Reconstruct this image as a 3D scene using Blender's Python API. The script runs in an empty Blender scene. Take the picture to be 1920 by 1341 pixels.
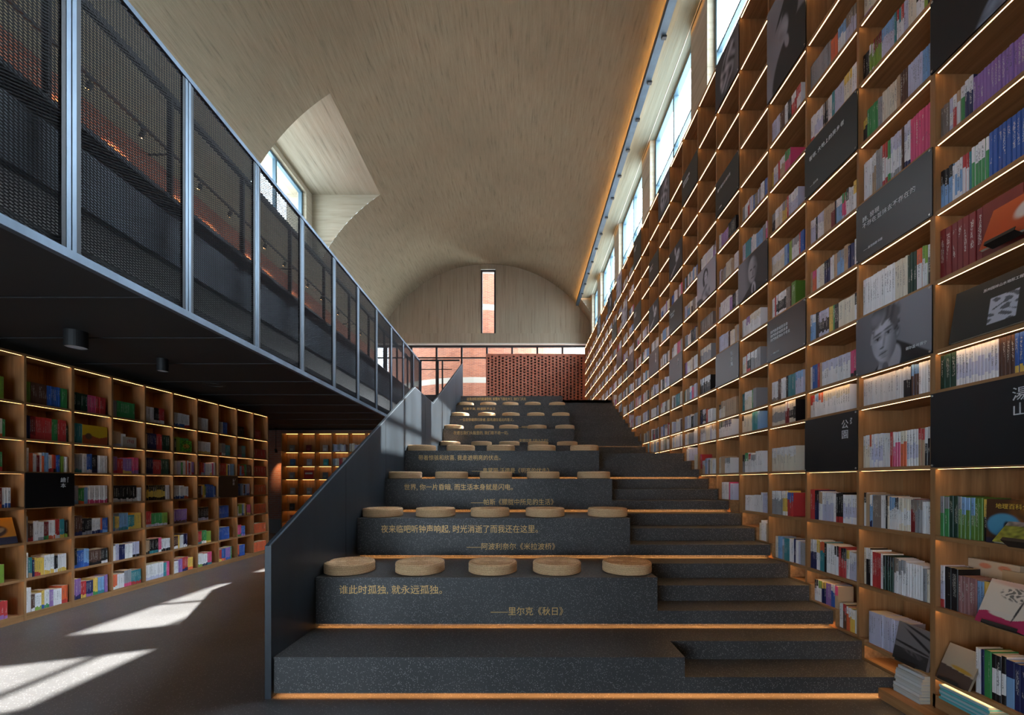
import bpy, math, random
from mathutils import Matrix, Vector
# ------------------------------------------------------------------ camera, world, sun, exposure
C = bpy.context.scene.collection
SC = bpy.context.scene
FPX, XV, YV, H = 789.0, 979.5, 902.0, 1.62          # focal length in px, vanishing point, eye height
cam = bpy.data.objects.new('camera', bpy.data.cameras.new('camera'))
C.objects.link(cam)
cam.data.sensor_width = 36.0
cam.data.lens = 36.0 * FPX / 1920.0
cam.data.shift_x = (960.0 - XV) / 1920.0
cam.data.shift_y = (YV - 670.5) / 1920.0
cam.data.clip_start = 0.05
cam.location = (0, 0, H)
cam.rotation_euler = (math.radians(90), 0, 0)
SC.camera = cam
SC.view_settings.view_transform = 'Standard'
SC.view_settings.look = 'None'
SC.view_settings.gamma = 1.0
SC.view_settings.use_curve_mapping = False
SC.view_settings.exposure = 1.25
SC.cycles.use_denoising = True
SC.cycles.max_bounces = 6
SC.cycles.diffuse_bounces = 4
SC.cycles.glossy_bounces = 3
SC.cycles.transparent_max_bounces = 16
SC.cycles.sample_clamp_indirect = 6.0
SC.cycles.caustics_reflective = False
SC.cycles.caustics_refractive = False
SKY = 5.0
w = bpy.data.worlds.new('sky')
SC.world = w
w.use_nodes = True
wb = w.node_tree.nodes['Background']
wb.inputs[0].default_value = (0.74, 0.87, 1.0, 1)
wb.inputs[1].default_value = SKY
# haze is brighter towards the sun
wn = w.node_tree
SUNV = Vector((1.0, 0.40, 1.20)).normalized()
tc = wn.nodes.new('ShaderNodeTexCoord'); dp = wn.nodes.new('ShaderNodeVectorMath'); dp.operation = 'DOT_PRODUCT'; dp.inputs[1].default_value = SUNV
wn.links.new(tc.outputs['Generated'], dp.inputs[0])
m1 = wn.nodes.new('ShaderNodeMath'); m1.operation = 'MAXIMUM'; m1.inputs[1].default_value = 0.0; wn.links.new(dp.outputs['Value'], m1.inputs[0])
m2 = wn.nodes.new('ShaderNodeMath'); m2.operation = 'POWER'; m2.inputs[1].default_value = 2.5; wn.links.new(m1.outputs[0], m2.inputs[0])
m3 = wn.nodes.new('ShaderNodeMath'); m3.operation = 'MULTIPLY_ADD'; m3.inputs[1].default_value = 24.0; m3.inputs[2].default_value = SKY; wn.links.new(m2.outputs[0], m3.inputs[0])
wn.links.new(m3.outputs[0], wb.inputs[1])
sun = bpy.data.objects.new('sun', bpy.data.lights.new('sun', 'SUN'))
C.objects.link(sun)
sun.data.energy = 18.0
sun.data.angle = math.radians(0.6)
sun.data.color = (1.0, 0.94, 0.86)
sun.rotation_euler = Vector((-1.0, -0.40, -1.20)).to_track_quat('-Z', 'Y').to_euler()
sun.location = (12, 8, 14)

# ------------------------------------------------------------------ helpers
def lin(c):
    c = c / 255.0
    return c / 12.92 if c <= 0.04045 else ((c + 0.055) / 1.055) ** 2.4
def srgb(r, g, b): return (lin(r), lin(g), lin(b))

def px(x, y, Y):
    """photo pixel at depth Y -> (X, Z)"""
    return ((x - XV) * Y / FPX, H + (YV - y) * Y / FPX)

class MB:
    def __init__(s):
        s.v, s.f, s.m, s.c, s.uv = [], [], [], [], []
    def face(s, pts, m=0, c=(1, 1, 1), uv=None):
        i = len(s.v)
        s.v += [tuple(p) for p in pts]
        s.f.append(tuple(range(i, i + len(pts))))
        s.m.append(m); s.c.append([c] * len(pts)); s.uv.append(uv or [(-1, -1)] * len(pts))
    def box(s, x0, x1, y0, y1, z0, z1, m=0, c=(1, 1, 1), skip=''):
        if x0 > x1: x0, x1 = x1, x0
        if y0 > y1: y0, y1 = y1, y0
        if z0 > z1: z0, z1 = z1, z0
        i = len(s.v)
        s.v += [(x0, y0, z0), (x1, y0, z0), (x1, y1, z0), (x0, y1, z0), (x0, y0, z1), (x1, y0, z1), (x1, y1, z1), (x0, y1, z1)]
        for k, q in (('d', (0, 3, 2, 1)), ('u', (4, 5, 6, 7)), ('f', (0, 1, 5, 4)), ('r', (1, 2, 6, 5)), ('b', (2, 3, 7, 6)), ('l', (3, 0, 4, 7))):
            if k in skip: continue
            s.f.append(tuple(i + a for a in q)); s.m.append(m); s.c.append([c] * 4); s.uv.append([(-1, -1)] * 4)
    def obox(s, o, a, b, c_, m=0, c=(1, 1, 1)):
        o, a, b, c_ = Vector(o), Vector(a), Vector(b), Vector(c_)
        i = len(s.v)
        s.v += [tuple(p) for p in (o, o + a, o + a + b, o + b, o + c_, o + a + c_, o + a + b + c_, o + b + c_)]
        for q in ((0, 3, 2, 1), (4, 5, 6, 7), (0, 1, 5, 4), (1, 2, 6, 5), (2, 3, 7, 6), (3, 0, 4, 7)):
            s.f.append(tuple(i + k for k in q)); s.m.append(m); s.c.append([c] * 4); s.uv.append([(-1, -1)] * 4)
    def bar(s, p, q, t, u=None, m=0):
        """square bar from p to q, side t"""
        p, q = Vector(p), Vector(q); d = (q - p).normalized()
        a = d.cross(Vector((0, 0, 1)) if abs(d.z) < 0.9 else Vector((0, 1, 0))).normalized()
        b = a.cross(d).normalized()
        u = u or t
        s.obox(p - a * t / 2 - b * u / 2, a * t, b * u, q - p, m)
    def prism(s, poly, axis, a0, a1, m=0):
        """extrude a 2-D polygon. axis 'x': poly in (y,z); 'y': poly in (x,z); 'z': poly in (x,y)"""
        def P(p, a):
            return (a, p[0], p[1]) if axis == 'x' else (p[0], a, p[1]) if axis == 'y' else (p[0], p[1], a)
        n = len(poly)
        s.face([P(p, a0) for p in poly], m); s.face([P(p, a1) for p in reversed(poly)], m)
        for i in range(n):
            p, q = poly[i], poly[(i + 1) % n]
            s.face([P(p, a0), P(p, a1), P(q, a1), P(q, a0)], m)
    def lathe(s, prof, n=32, m=0, o=(0, 0, 0), closed=False):
        base = len(s.v)
        for r, z in prof:
            for k in range(n):
                a = 2 * math.pi * k / n
                s.v.append((o[0] + r * math.cos(a), o[1] + r * math.sin(a), o[2] + z))
        for j in range(len(prof) - 1):
            for k in range(n):
                k2 = (k + 1) % n
                s.f.append((base + j * n + k, base + j * n + k2, base + (j + 1) * n + k2, base + (j + 1) * n + k))
                s.m.append(m); s.c.append([(1, 1, 1)] * 4); s.uv.append([(-1, -1)] * 4)
        for j, rev in ((0, True), (len(prof) - 1, False)):
            if prof[j][0] > 1e-4:
                f = [base + j * n + k for k in range(n)]
                if rev: f.reverse()
                s.f.append(tuple(f)); s.m.append(m); s.c.append([(1, 1, 1)] * n); s.uv.append([(-1, -1)] * n)
    def mesh(s, name, mats, smooth=False):
        me = bpy.data.meshes.new(name)
        me.from_pydata(s.v, [], s.f)
        for mt in (mats if isinstance(mats, (list, tuple)) else [mats]): me.materials.append(mt)
        me.polygons.foreach_set('material_index', s.m)
        if smooth: me.polygons.foreach_set('use_smooth', [True] * len(s.f))
        ca = me.color_attributes.new('Col', 'FLOAT_COLOR', 'CORNER')
        flat = []
        for cs in s.c:
            for c in cs: flat += (c[0], c[1], c[2], 1.0)
        ca.data.foreach_set('color', flat)
        uvl = me.uv_layers.new(name='UVMap')
        flat = []
        for us in s.uv:
            for u in us: flat += u
        uvl.data.foreach_set('uv', flat)
        me.update()
        return me
    def build(s, name, mats, parent=None, smooth=False, loc=None):
        o = bpy.data.objects.new(name, s.mesh(name, mats, smooth))
        C.objects.link(o)
        if parent: o.parent = parent
        if loc: o.location = loc
        return o

def tag(o, label=None, cat=None, group=None, kind=None):
    if label: o['label'] = label
    if cat: o['category'] = cat
    if group: o['group'] = group
    if kind: o['kind'] = kind
    return o
def struct(o): o['kind'] = 'structure'; return o
def empty(name, loc=(0, 0, 0)):
    o = bpy.data.objects.new(name, None); C.objects.link(o); o.location = loc; o.empty_display_size = 0.1
    return o
def copy_tree(o, parent=None):
    c = o.copy(); C.objects.link(c)
    if parent: c.parent = parent
    for ch in list(o.children): copy_tree(ch, c)
    return c

AX = {'front': Matrix(((1, 0, 0), (0, 0, -1), (0, 1, 0))),      # faces -Y
      'right': Matrix(((0, 0, -1), (-1, 0, 0), (0, 1, 0))),     # faces -X, reads towards -Y
      'left': Matrix(((0, 0, 1), (1, 0, 0), (0, 1, 0)))}        # faces +X, reads towards +Y
def text(body, loc, facing, size, mat, parent=None, width=None, name='lettering', extrude=0.0008, align='LEFT', spacing=1.0, rot=0, bold=0.0, line=1.0):
    cu = bpy.data.curves.new(name, 'FONT'); cu.body = body; cu.size = size; cu.extrude = extrude
    cu.align_x = align; cu.space_character = spacing; cu.offset = bold; cu.space_line = line; cu.resolution_u = 2
    cu.materials.append(mat)
    o = bpy.data.objects.new(name, cu); C.objects.link(o)
    R = AX[facing].to_4x4() @ Matrix.Rotation(rot, 4, 'Z')
    if width:
        bpy.context.view_layer.update()
        s = width / max(o.dimensions.x, 1e-4)
    else: s = 1.0
    o.matrix_world = Matrix.Translation(loc) @ R @ Matrix.Diagonal((s, 1.0, 1, 1))
    if parent:
        bpy.context.view_layer.update()
        o.parent = parent; o.matrix_parent_inverse = parent.matrix_world.inverted()
    return o

# ------------------------------------------------------------------ materials
def mat(name, color=(0.5, 0.5, 0.5), rough=0.6, metal=0.0, spec=0.5):
    m = bpy.data.materials.new(name); m.use_nodes = True
    b = m.node_tree.nodes['Principled BSDF']
    b.inputs['Base Color'].default_value = (*color, 1); b.inputs['Roughness'].default_value = rough
    b.inputs['Metallic'].default_value = metal; b.inputs['Specular IOR Level'].default_value = spec
    return m
class NT:
    def __init__(s, m): s.t = m.node_tree; s.b = s.t.nodes['Principled BSDF']
    def n(s, k, **kw):
        x = s.t.nodes.new(k)
        for a, v in kw.items():
            if a in x.inputs.keys(): x.inputs[a].default_value = v
            else: setattr(x, a, v)
        return x
    def l(s, a, b): s.t.links.new(a, b)
    def coords(s, scale, kind='Object'):
        tc = s.n('ShaderNodeTexCoord'); mp = s.n('ShaderNodeMapping'); mp.inputs['Scale'].default_value = scale
        s.l(tc.outputs[kind], mp.inputs['Vector']); return mp.outputs[0]
    def world(s, scale):
        g = s.n('ShaderNodeNewGeometry'); mp = s.n('ShaderNodeMapping'); mp.inputs['Scale'].default_value = scale
        s.l(g.outputs['Position'], mp.inputs['Vector']); return mp.outputs[0]
    def noise(s, vec, scale=1.0, detail=3, rough=0.5):
        x = s.n('ShaderNodeTexNoise'); x.inputs['Scale'].default_value = scale; x.inputs['Detail'].default_value = detail; x.inputs['Roughness'].default_value = rough
        s.l(vec, x.inputs['Vector']); return x.outputs['Fac']
    def ramp(s, fac, stops, interp='LINEAR'):
        r = s.n('ShaderNodeValToRGB'); e = r.color_ramp.elements; r.color_ramp.interpolation = interp
        while len(e) < len(stops): e.new(0.5)
        for q, (p, c) in zip(e, stops): q.position = p; q.color = (*c, 1) if len(c) == 3 else c
        s.l(fac, r.inputs[0]); return r.outputs[0]
    def mix(s, f, a, b, mode='MIX'):
        x = s.n('ShaderNodeMix', data_type='RGBA', blend_type=mode)
        if isinstance(f, (int, float)): x.inputs[0].default_value = f
        else: s.l(f, x.inputs[0])
        for i, v in ((6, a), (7, b)):
            if isinstance(v, tuple): x.inputs[i].default_value = (*v, 1)
            else: s.l(v, x.inputs[i])
        return x.outputs[2]
    def math(s, op, a, b=None):
        x = s.n('ShaderNodeMath', operation=op)
        for i, v in ((0, a), (1, b)):
            if v is None: continue
            if isinstance(v, (int, float)): x.inputs[i].default_value = v
            else: s.l(v, x.inputs[i])
        return x.outputs[0]
    def color(s, out): s.l(out, s.b.inputs['Base Color'])
    def bump(s, h, strength=0.3, dist=0.01):
        x = s.n('ShaderNodeBump'); x.inputs['Strength'].default_value = strength; x.inputs['Distance'].default_value = dist
        s.l(h, x.inputs['Height']); s.l(x.outputs[0], s.b.inputs['Normal'])

def concrete(name, kind, scale, a, b):
    """board-marked concrete; scale stretches the grain: short across the boards, long along them"""
    m = mat(name, a, 0.9, spec=0.2); t = NT(m)
    v = t.coords(scale, kind) if kind != 'World' else t.world(scale)
    g = t.noise(v, 1.0, 5, 0.65)
    big = t.noise(t.world((0.35, 0.35, 0.35)), 1.0, 3)
    col = t.ramp(g, [(0.28, tuple(x * 0.62 for x in a)), (0.42, a), (0.75, b)])
    col = t.mix(t.ramp(big, [(0.35, (0.0, 0, 0)), (0.7, (0.45, 0.45, 0.45))]), col, tuple(x * 0.72 for x in a))
    t.color(col); t.bump(g, 0.7, 0.02)
    return m
CA, CB = (0.26, 0.215, 0.142), (0.325, 0.275, 0.185)
M_vault = concrete('board_marked_concrete_vault', 'UV', (17.0, 1.5, 1.0), CA, CB)
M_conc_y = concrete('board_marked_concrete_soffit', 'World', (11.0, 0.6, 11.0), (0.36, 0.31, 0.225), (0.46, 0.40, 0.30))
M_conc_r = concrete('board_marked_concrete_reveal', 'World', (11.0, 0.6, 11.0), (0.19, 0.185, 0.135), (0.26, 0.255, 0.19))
M_conc_x = concrete('board_marked_concrete_cheek', 'World', (0.6, 0.6, 11.0), (0.38, 0.33, 0.24), (0.48, 0.42, 0.32))
M_conc_z = concrete('board_marked_concrete_wall', 'World', (11.0, 11.0, 0.5), (0.31, 0.255, 0.18), (0.38, 0.32, 0.235))

def terrazzo(name, base, chip, density=0.16, rough=0.5, scale=95.0):
    m = mat(name, base, rough, spec=0.4); t = NT(m)
    v = t.world((1, 1, 1))
    vo = t.n('ShaderNodeTexVoronoi'); vo.inputs['Scale'].default_value = scale; t.l(v, vo.inputs['Vector'])
    sp = t.n('ShaderNodeSeparateColor'); t.l(vo.outputs['Color'], sp.inputs[0])
    f1 = t.math('LESS_THAN', sp.outputs[0], density)
    f2 = t.math('LESS_THAN', vo.outputs['Distance'], 0.42)
    f = t.math('MULTIPLY', f1, f2)
    big = t.noise(t.world((1.3, 1.3, 1.3)), 1.0, 4)
    col = t.mix(t.ramp(big, [(0.3, (0, 0, 0)), (0.7, (1, 1, 1))]), tuple(x * 0.8 for x in base), tuple(x * 1.25 for x in base))
    t.color(t.mix(f, col, chip))
    return m
M_stair = terrazzo('dark_terrazzo', (0.056, 0.056, 0.057), (0.27, 0.265, 0.26), 0.19, 0.5, 150.0)
M_floor = terrazzo('polished_terrazzo_floor', (0.095, 0.095, 0.098), (0.25, 0.25, 0.25), 0.15, 0.32, 110.0)

def wood(name, scale, a=(0.36, 0.185, 0.078), b=(0.48, 0.265, 0.12)):
    m = mat(name, a, 0.55, spec=0.3); t = NT(m)
    v = t.world(scale)
    g = t.noise(v, 1.0, 4, 0.6)
    big = t.noise(t.world((2.3, 1.6, 2.1)), 1.0, 2)
    col = t.ramp(g, [(0.3, tuple(x * 0.72 for x in a)), (0.5, a), (0.72, b)])
    t.color(t.mix(t.ramp(big, [(0.35, (0, 0, 0)), (0.65, (0.5, 0.5, 0.5))]), col, tuple(x * 0.8 for x in a)))
    t.bump(g, 0.15, 0.004)
    return m
M_wood_v = wood('oak_upright_grain', (26, 26, 1.6))
M_wood_h = wood('oak_long_grain', (26, 1.6, 26))

def brick(name, a, b, mortar, plane='xz', sc=1.0, bands=None):
    m = mat(name, a, 0.85, spec=0.2); t = NT(m)
    g = t.n('ShaderNodeNewGeometry'); sp = t.n('ShaderNodeSeparateXYZ'); t.l(g.outputs['Position'], sp.inputs[0])
    cb = t.n('ShaderNodeCombineXYZ')
    t.l(sp.outputs['X' if plane == 'xz' else 'Y'], cb.inputs[0]); t.l(sp.outputs['Z'], cb.inputs[1])
    br = t.n('ShaderNodeTexBrick'); t.l(cb.outputs[0], br.inputs['Vector'])
    br.inputs['Scale'].default_value = sc; br.inputs['Brick Width'].default_value = 0.24; br.inputs['Row Height'].default_value = 0.065
    br.inputs['Mortar Size'].default_value = 0.008; br.inputs['Color1'].default_value = (*a, 1); br.inputs['Color2'].default_value = (*b, 1); br.inputs['Mortar'].default_value = (*mortar, 1)
    col = br.outputs['Color']
    nz = t.noise(g.outputs['Position'], 3.0, 3)
    col = t.mix(t.ramp(nz, [(0.3, (0, 0, 0)), (0.7, (0.4, 0.4, 0.4))]), col, tuple(x * 0.7 for x in a))
    if bands:
        f = None
        for lo, hi in bands:
            q = t.math('MULTIPLY', t.math('GREATER_THAN', sp.outputs['Z'], lo), t.math('LESS_THAN', sp.outputs['Z'], hi))
            f = q if f is None else t.math('ADD', f, q)
        col = t.mix(f, col, (0.20, 0.18, 0.15))
    t.color(col)
    return m
M_brick_in = brick('red_brick_wall', (0.36, 0.13, 0.075), (0.28, 0.10, 0.06), (0.24, 0.18, 0.14), 'yz')
M_brick_fr = brick('red_brick_pier', (0.36, 0.15, 0.10), (0.28, 0.11, 0.08), (0.28, 0.22, 0.19), 'xz')
M_brick_scr = brick('perforated_brickwork', (0.42, 0.14, 0.085), (0.36, 0.115, 0.072), (0.40, 0.19, 0.14), 'xz', 1.0)
M_tower = brick('sunlit_brick_tower', (0.19, 0.060, 0.028), (0.11, 0.032, 0.016), (0.16, 0.10, 0.075), 'xz', 1.0, [(6.85, 7.15), (10.75, 11.05), (12.7, 13.1)])

def steel(name, c, rough, metal=0.6, blot=0.35):
    m = mat(name, c, rough, metal); t = NT(m)
    n = t.noise(t.world((2.2, 2.2, 0.7)), 1.0, 5, 0.6)
    t.color(t.ramp(n, [(0.3, tuple(x * (1 - blot) for x in c)), (0.7, tuple(x * (1 + blot) for x in c))]))
    return m
M_plate = steel('blackened_steel_plate', (0.022, 0.030, 0.039), 0.42, 0.2)
M_plate_cap = steel('pale_steel_edge', (0.30, 0.36, 0.42), 0.35, 0.8)  # paler and shinier than the plate it edges
M_rail = steel('grey_steel_rail', (0.105, 0.14, 0.18), 0.4, 0.6)
M_mesh = mat('black_expanded_metal', (0.016, 0.018, 0.021), 0.5, 0.3)
M_black = mat('black_painted_metal', (0.010, 0.010, 0.011), 0.55, 0.0)
M_soffit = mat('black_painted_soffit', (0.010, 0.0105, 0.012), 0.6)
M_fascia = steel('dark_grey_fascia', (0.058, 0.070, 0.084), 0.6, 0.2)
M_frame_b = mat('blue_grey_window_frame', (0.10, 0.17, 0.215), 0.45, 0.3)
M_frame_k = mat('dark_window_frame', (0.022, 0.022, 0.024), 0.45, 0.3)
M_gold = mat('gold_lettering', (0.72, 0.45, 0.16), 0.45, 0.25)
M_print = mat('white_print', (0.72, 0.73, 0.75), 0.6)
M_board = mat('black_poster_board', (0.0085, 0.0095, 0.012), 0.33)
M_pages = mat('book_pages', (0.60, 0.54, 0.44), 0.9)
M_stud = mat('steel_stud', (0.45, 0.45, 0.45), 0.3, 0.9)
M_lampwhite = mat('lamp_diffuser_off', (0.55, 0.55, 0.60), 0.4)

def emit(name, c, s):
    m = bpy.data.materials.new(name); m.use_nodes = True; t = m.node_tree
    for n in list(t.nodes): t.nodes.remove(n)
    e = t.nodes.new('ShaderNodeEmission'); e.inputs[0].default_value = (*c, 1); e.inputs[1].default_value = s
    o = t.nodes.new('ShaderNodeOutputMaterial'); t.links.new(e.outputs[0], o.inputs[0])
    return m
M_led = emit('shelf_led_strip', (1.0, 0.57, 0.23), 9.5)
M_led_low = emit('shelf_led_strip_dim', (1.0, 0.52, 0.17), 5.0)
M_led_far = emit('display_led_strip', (1.0, 0.50, 0.15), 2.2)
M_led_step = emit('step_led_strip', (1.0, 0.42, 0.12), 17.0)
M_led_cove = emit('cove_led_strip', (1.0, 0.48, 0.10), 30.0)
M_spot = emit('spot_lens_lit', (1.0, 0.50, 0.18), 6.0)

m = bpy.data.materials.new('window_glass'); m.use_nodes = True; t = m.node_tree
for n in list(t.nodes): t.nodes.remove(n)
tr = t.nodes.new('ShaderNodeBsdfTransparent'); tr.inputs[0].default_value = (0.93, 0.96, 0.97, 1)
gl = t.nodes.new('ShaderNodeBsdfGlossy'); gl.inputs['Roughness'].default_value = 0.02
mx = t.nodes.new('ShaderNodeMixShader'); mx.inputs[0].default_value = 0.07
o = t.nodes.new('ShaderNodeOutputMaterial')
t.links.new(tr.outputs[0], mx.inputs[1]); t.links.new(gl.outputs[0], mx.inputs[2]); t.links.new(mx.outputs[0], o.inputs[0])
M_glass = m

# painted surfaces (book covers, printed boards): colour comes from the mesh
m = mat('printed_paper', (0.5, 0.5, 0.5), 0.5, spec=0.35); t = NT(m)
at = t.n('ShaderNodeAttribute', attribute_name='Col'); t.color(at.outputs['Color'])
M_paint = m
m = mat('book_cover', (0.5, 0.5, 0.5), 0.42, spec=0.4); t = NT(m)
at = t.n('ShaderNodeAttribute', attribute_name='Col')
uv = t.n('ShaderNodeUVMap'); sp = t.n('ShaderNodeSeparateXYZ'); t.l(uv.outputs[0], sp.inputs[0])
inu = t.math('LESS_THAN', t.math('ABSOLUTE', t.math('SUBTRACT', sp.outputs[0], 0.5)), 0.25)
inv = t.math('LESS_THAN', t.math('ABSOLUTE', t.math('SUBTRACT', sp.outputs[1], 0.60)), 0.27)
nz = t.noise(t.world((230, 230, 150)), 1.0, 1, 0.4)
big = t.noise(t.world((9, 33, 6)), 1.0, 0)
ink = t.math('MULTIPLY', t.math('MULTIPLY', inu, inv), t.math('MULTIPLY', t.math('GREATER_THAN', nz, 0.52), t.math('GREATER_THAN', big, 0.47)))
bw = t.n('ShaderNodeRGBToBW'); t.l(at.outputs['Color'], bw.inputs[0])
inkcol = t.mix(t.math('GREATER_THAN', bw.outputs[0], 0.22), (0.62, 0.60, 0.55), (0.10, 0.10, 0.12))
t.color(t.mix(t.math('MULTIPLY', ink, 0.7), at.outputs['Color'], inkcol))
M_book = m

# woven straw
m = mat('woven_straw', (0.62, 0.44, 0.28), 0.85, spec=0.2); t = NT(m)
v = t.coords((1, 1, 1))
n1 = t.noise(v, 150.0, 2, 0.6)
wv = t.n('ShaderNodeTexWave', wave_type='BANDS', bands_direction='Z'); wv.inputs['Scale'].default_value = 28.0; wv.inputs['Distortion'].default_value = 2.5; wv.inputs['Detail Scale'].default_value = 6
t.l(v, wv.inputs['Vector'])
hh = t.mix(0.5, n1, wv.outputs['Fac'])
t.color(t.ramp(hh, [(0.25, (0.42, 0.23, 0.11)), (0.5, (0.76, 0.48, 0.26)), (0.75, (0.86, 0.62, 0.37))]))
t.bump(hh, 0.7, 0.006)
M_straw = m

# ------------------------------------------------------------------ layout numbers
W, XL, XR, XB = 3.08, -1.863, 1.217, 2.80       # tier left, tier right, right end of the side steps
RISE, TREAD = 0.15, 0.32
def fr(i): return 3.149 + TREAD * (i - 1) if i <= 14 else 9.246 + TREAD * (i - 15)
def level_at(y):
    n = 0
    for i in range(1, 29):
        if y >= fr(i) - 1e-6: n = i
    return RISE * n
XBF, XBB = 2.82, 3.19                            # bookcase front, back
PIT, YB0 = 0.645, 2.892
def YB(k): return YB0 + PIT * k
NB = 25
S = [.265, .735, 1.218, 1.70, 2.21, 2.485, 2.96, 3.43, 3.905, 4.40, 4.91, 5.42, 5.925, 6.43, 6.95, 7.62]
YE = 19.2                                        # end wall
VX, VZ, VR = -1.569, 6.17, 5.353                 # vault axis and radius
YBACK = -4.0
def vault_z(x): return VZ + math.sqrt(max(VR * VR - (x - VX) ** 2, 0))
def vault_x(z): return VX - math.sqrt(max(VR * VR - (z - VZ) ** 2, 0))
FLOOR2 = 4.20
exec_parts = []

# ================================================================== STRUCTURE
b = MB(); b.box(-9.2, 3.3, YBACK - 1, 19.4, -0.2, 0.0)
struct(b.build('floor', M_floor))

# vault: grid in (arc length, Y) with the left dormer cut out
a0 = math.atan2(7.50 - VZ, vault_x(7.50) - VX)           # left springing
a1 = math.atan2(vault_z(2.494) - VZ, 2.494 - VX)         # right edge at the lighting track
DY0, DY1 = 9.81, 13.28                                   # left dormer
aD0 = math.atan2(8.60 - VZ, vault_x(8.60) - VX); aD1 = math.atan2(10.66 - VZ, vault_x(10.66) - VX)
angs = sorted(set([a0 + (a1 - a0) * i / 48 for i in range(49)] + [aD0, aD1]), reverse=True)
ys = sorted(set([YBACK + (18.4 - YBACK) * i / 24 for i in range(25)] + [DY0, DY1, YE]))
def vp(a, y, r=VR): return (VX + r * math.cos(a), y, VZ + r * math.sin(a))
b = MB()
for i in range(len(angs) - 1):
    for j in range(len(ys) - 1):
        am, ym = (angs[i] + angs[i + 1]) / 2, (ys[j] + ys[j + 1]) / 2
        if aD1 < am < aD0 and DY0 < ym < DY1: continue
        q = [(angs[i], ys[j]), (angs[i], ys[j + 1]), (angs[i + 1], ys[j + 1]), (angs[i + 1], ys[j])]
        b.face([vp(*p) for p in q], 0, uv=[(p[0] * VR, p[1]) for p in q])
# the vault comes further down beside the end wall
aR = math.atan2(vault_z(3.22) - VZ, 3.22 - VX)
for i in range(8):
    p0, p1 = a1 + (aR - a1) * i / 8, a1 + (aR - a1) * (i + 1) / 8
    q = [(p0, 18.4), (p0, YE), (p1, YE), (p1, 18.4)]
    b.face([vp(*p) for p in q], 0, uv=[(p[0] * VR, p[1]) for p in q])
struct(b.build('ceiling', M_vault, smooth=True))

# left dormer: soffit, two cheeks, sill
DX0 = vault_x(10.66); DXW = -6.80; DXO = -7.45; DS = 8.60
arc = [(vault_x(10.66 + (DS - 10.66) * i / 14), 10.66 + (DS - 10.66) * i / 14) for i in range(15)]
b = MB()
b.face([(DX0, DY0, 10.66), (DXO, DY0, 10.66), (DXO, DY1, 10.66), (DX0, DY1, 10.66)], 0)
b.face([(arc[-1][0], DY0, DS), (DXO, DY0, DS), (DXO, DY1, DS), (arc[-1][0], DY1, DS)], 0)
for y in (DY0, DY1):
    b.face([(DXO, y, 10.66)] + [(p[0], y, p[1]) for p in arc] + [(DXO, y, DS)], 1)
b.box(DXW - 0.12, DXW + 0.16, DY0, DY1, 10.50, 10.66, 0)
b.box(DXW - 0.12, DXW + 0.16, DY1 - 0.35, DY1, DS, 10.50, 1)
struct(b.build('wall_dormer', [M_conc_y, M_conc_x]))
def window(name, x, y0, y1, z0, z1, t, d, mulls, fm, rails=(), axis='y'):
    """window in a plane of constant X (axis 'y') or constant Y (axis 'x'): frame, mullions, panes"""
    b = MB(); g = MB()
    def bx(u0, u1, z0_, z1_, dd=d):
        if axis == 'y': b.box(x - dd / 2, x + dd / 2, u0, u1, z0_, z1_)
        else: b.box(u0, u1, x - dd / 2, x + dd / 2, z0_, z1_)
    bx(y0, y1, z0, z0 + t); bx(y0, y1, z1 - t, z1); bx(y0, y0 + t, z0 + t, z1 - t); bx(y1 - t, y1, z0 + t, z1 - t)
    for q in mulls: bx(q - t * 0.45, q + t * 0.45, z0 + t, z1 - t, d * 0.92)
    for q in rails: bx(y0 + t, y1 - t, q - .026, q + .026, d * 0.7)
    if axis == 'y': g.face([(x, y0 + t, z0 + t), (x, y1 - t, z0 + t), (x, y1 - t, z1 - t), (x, y0 + t, z1 - t)])
    else: g.face([(y0 + t, x, z0 + t), (y1 - t, x, z0 + t), (y1 - t, x, z1 - t), (y0 + t, x, z1 - t)])
    r = struct(b.build(name, fm))
    g.build('pane', M_glass, r)
    return r
NW = [0]
def wname(): NW[0] += 1; return 'window_%d' % NW[0]
window(wname(), DXW, DY0, DY1 - 0.35, DS, 10.50, 0.07, 0.10, [11.55], M_frame_b)

# right side: soffit out to the clerestory, added near wall, piers, windows, end cheek
XW = 3.165
b = MB()
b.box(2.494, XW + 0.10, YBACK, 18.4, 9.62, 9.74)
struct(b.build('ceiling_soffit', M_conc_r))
b = MB(); b.box(2.962, 2.972, YBACK, 18.4, 9.612, 9.62); struct(b.build('trim_1', mat('pale_groove', (0.55, 0.53, 0.47), 0.8)))
b = MB(); b.box(XBB + 0.01, 3.34, YBACK, YE, -0.2, 7.66); struct(b.build('wall_right', M_conc_z))
arcR = [(2.494 + (3.22 - 2.494) * i / 8) for i in range(9)]
b = MB(); b.face([(3.22, 18.4, 9.62)] + [(x, 18.4, vault_z(x)) for x in arcR], 0)
b.face([(XW + 0.06, 18.4, 9.62), (XW + 0.06, 18.4, 7.6), (XW + 0.06, YE, 7.6), (XW + 0.06, YE, 9.62)], 0)
b.face([(3.22, 18.4, vault_z(3.22)), (3.22, 18.4, 7.6), (XW - .08, 18.4, 7.6), (XW - .08, 18.4, vault_z(XW - .08))], 0)
struct(b.build('wall_cheek', M_conc_x))
piers = [1.03, 4.09, 7.15, 10.21, 13.40, 16.46]
for q in piers:
    b = MB(); b.box(XW - 0.17, XW + 0.08, q - 0.33, q + 0.33, 7.66, 9.62); struct(b.build('wall_pier', M_conc_x))
b = MB(); b.box(XW - 0.17, XW + 0.08, 18.05, 18.4, 7.66, 9.62); struct(b.build('wall_pier', M_conc_x))
edges = piers[1:] + [18.38]
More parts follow.
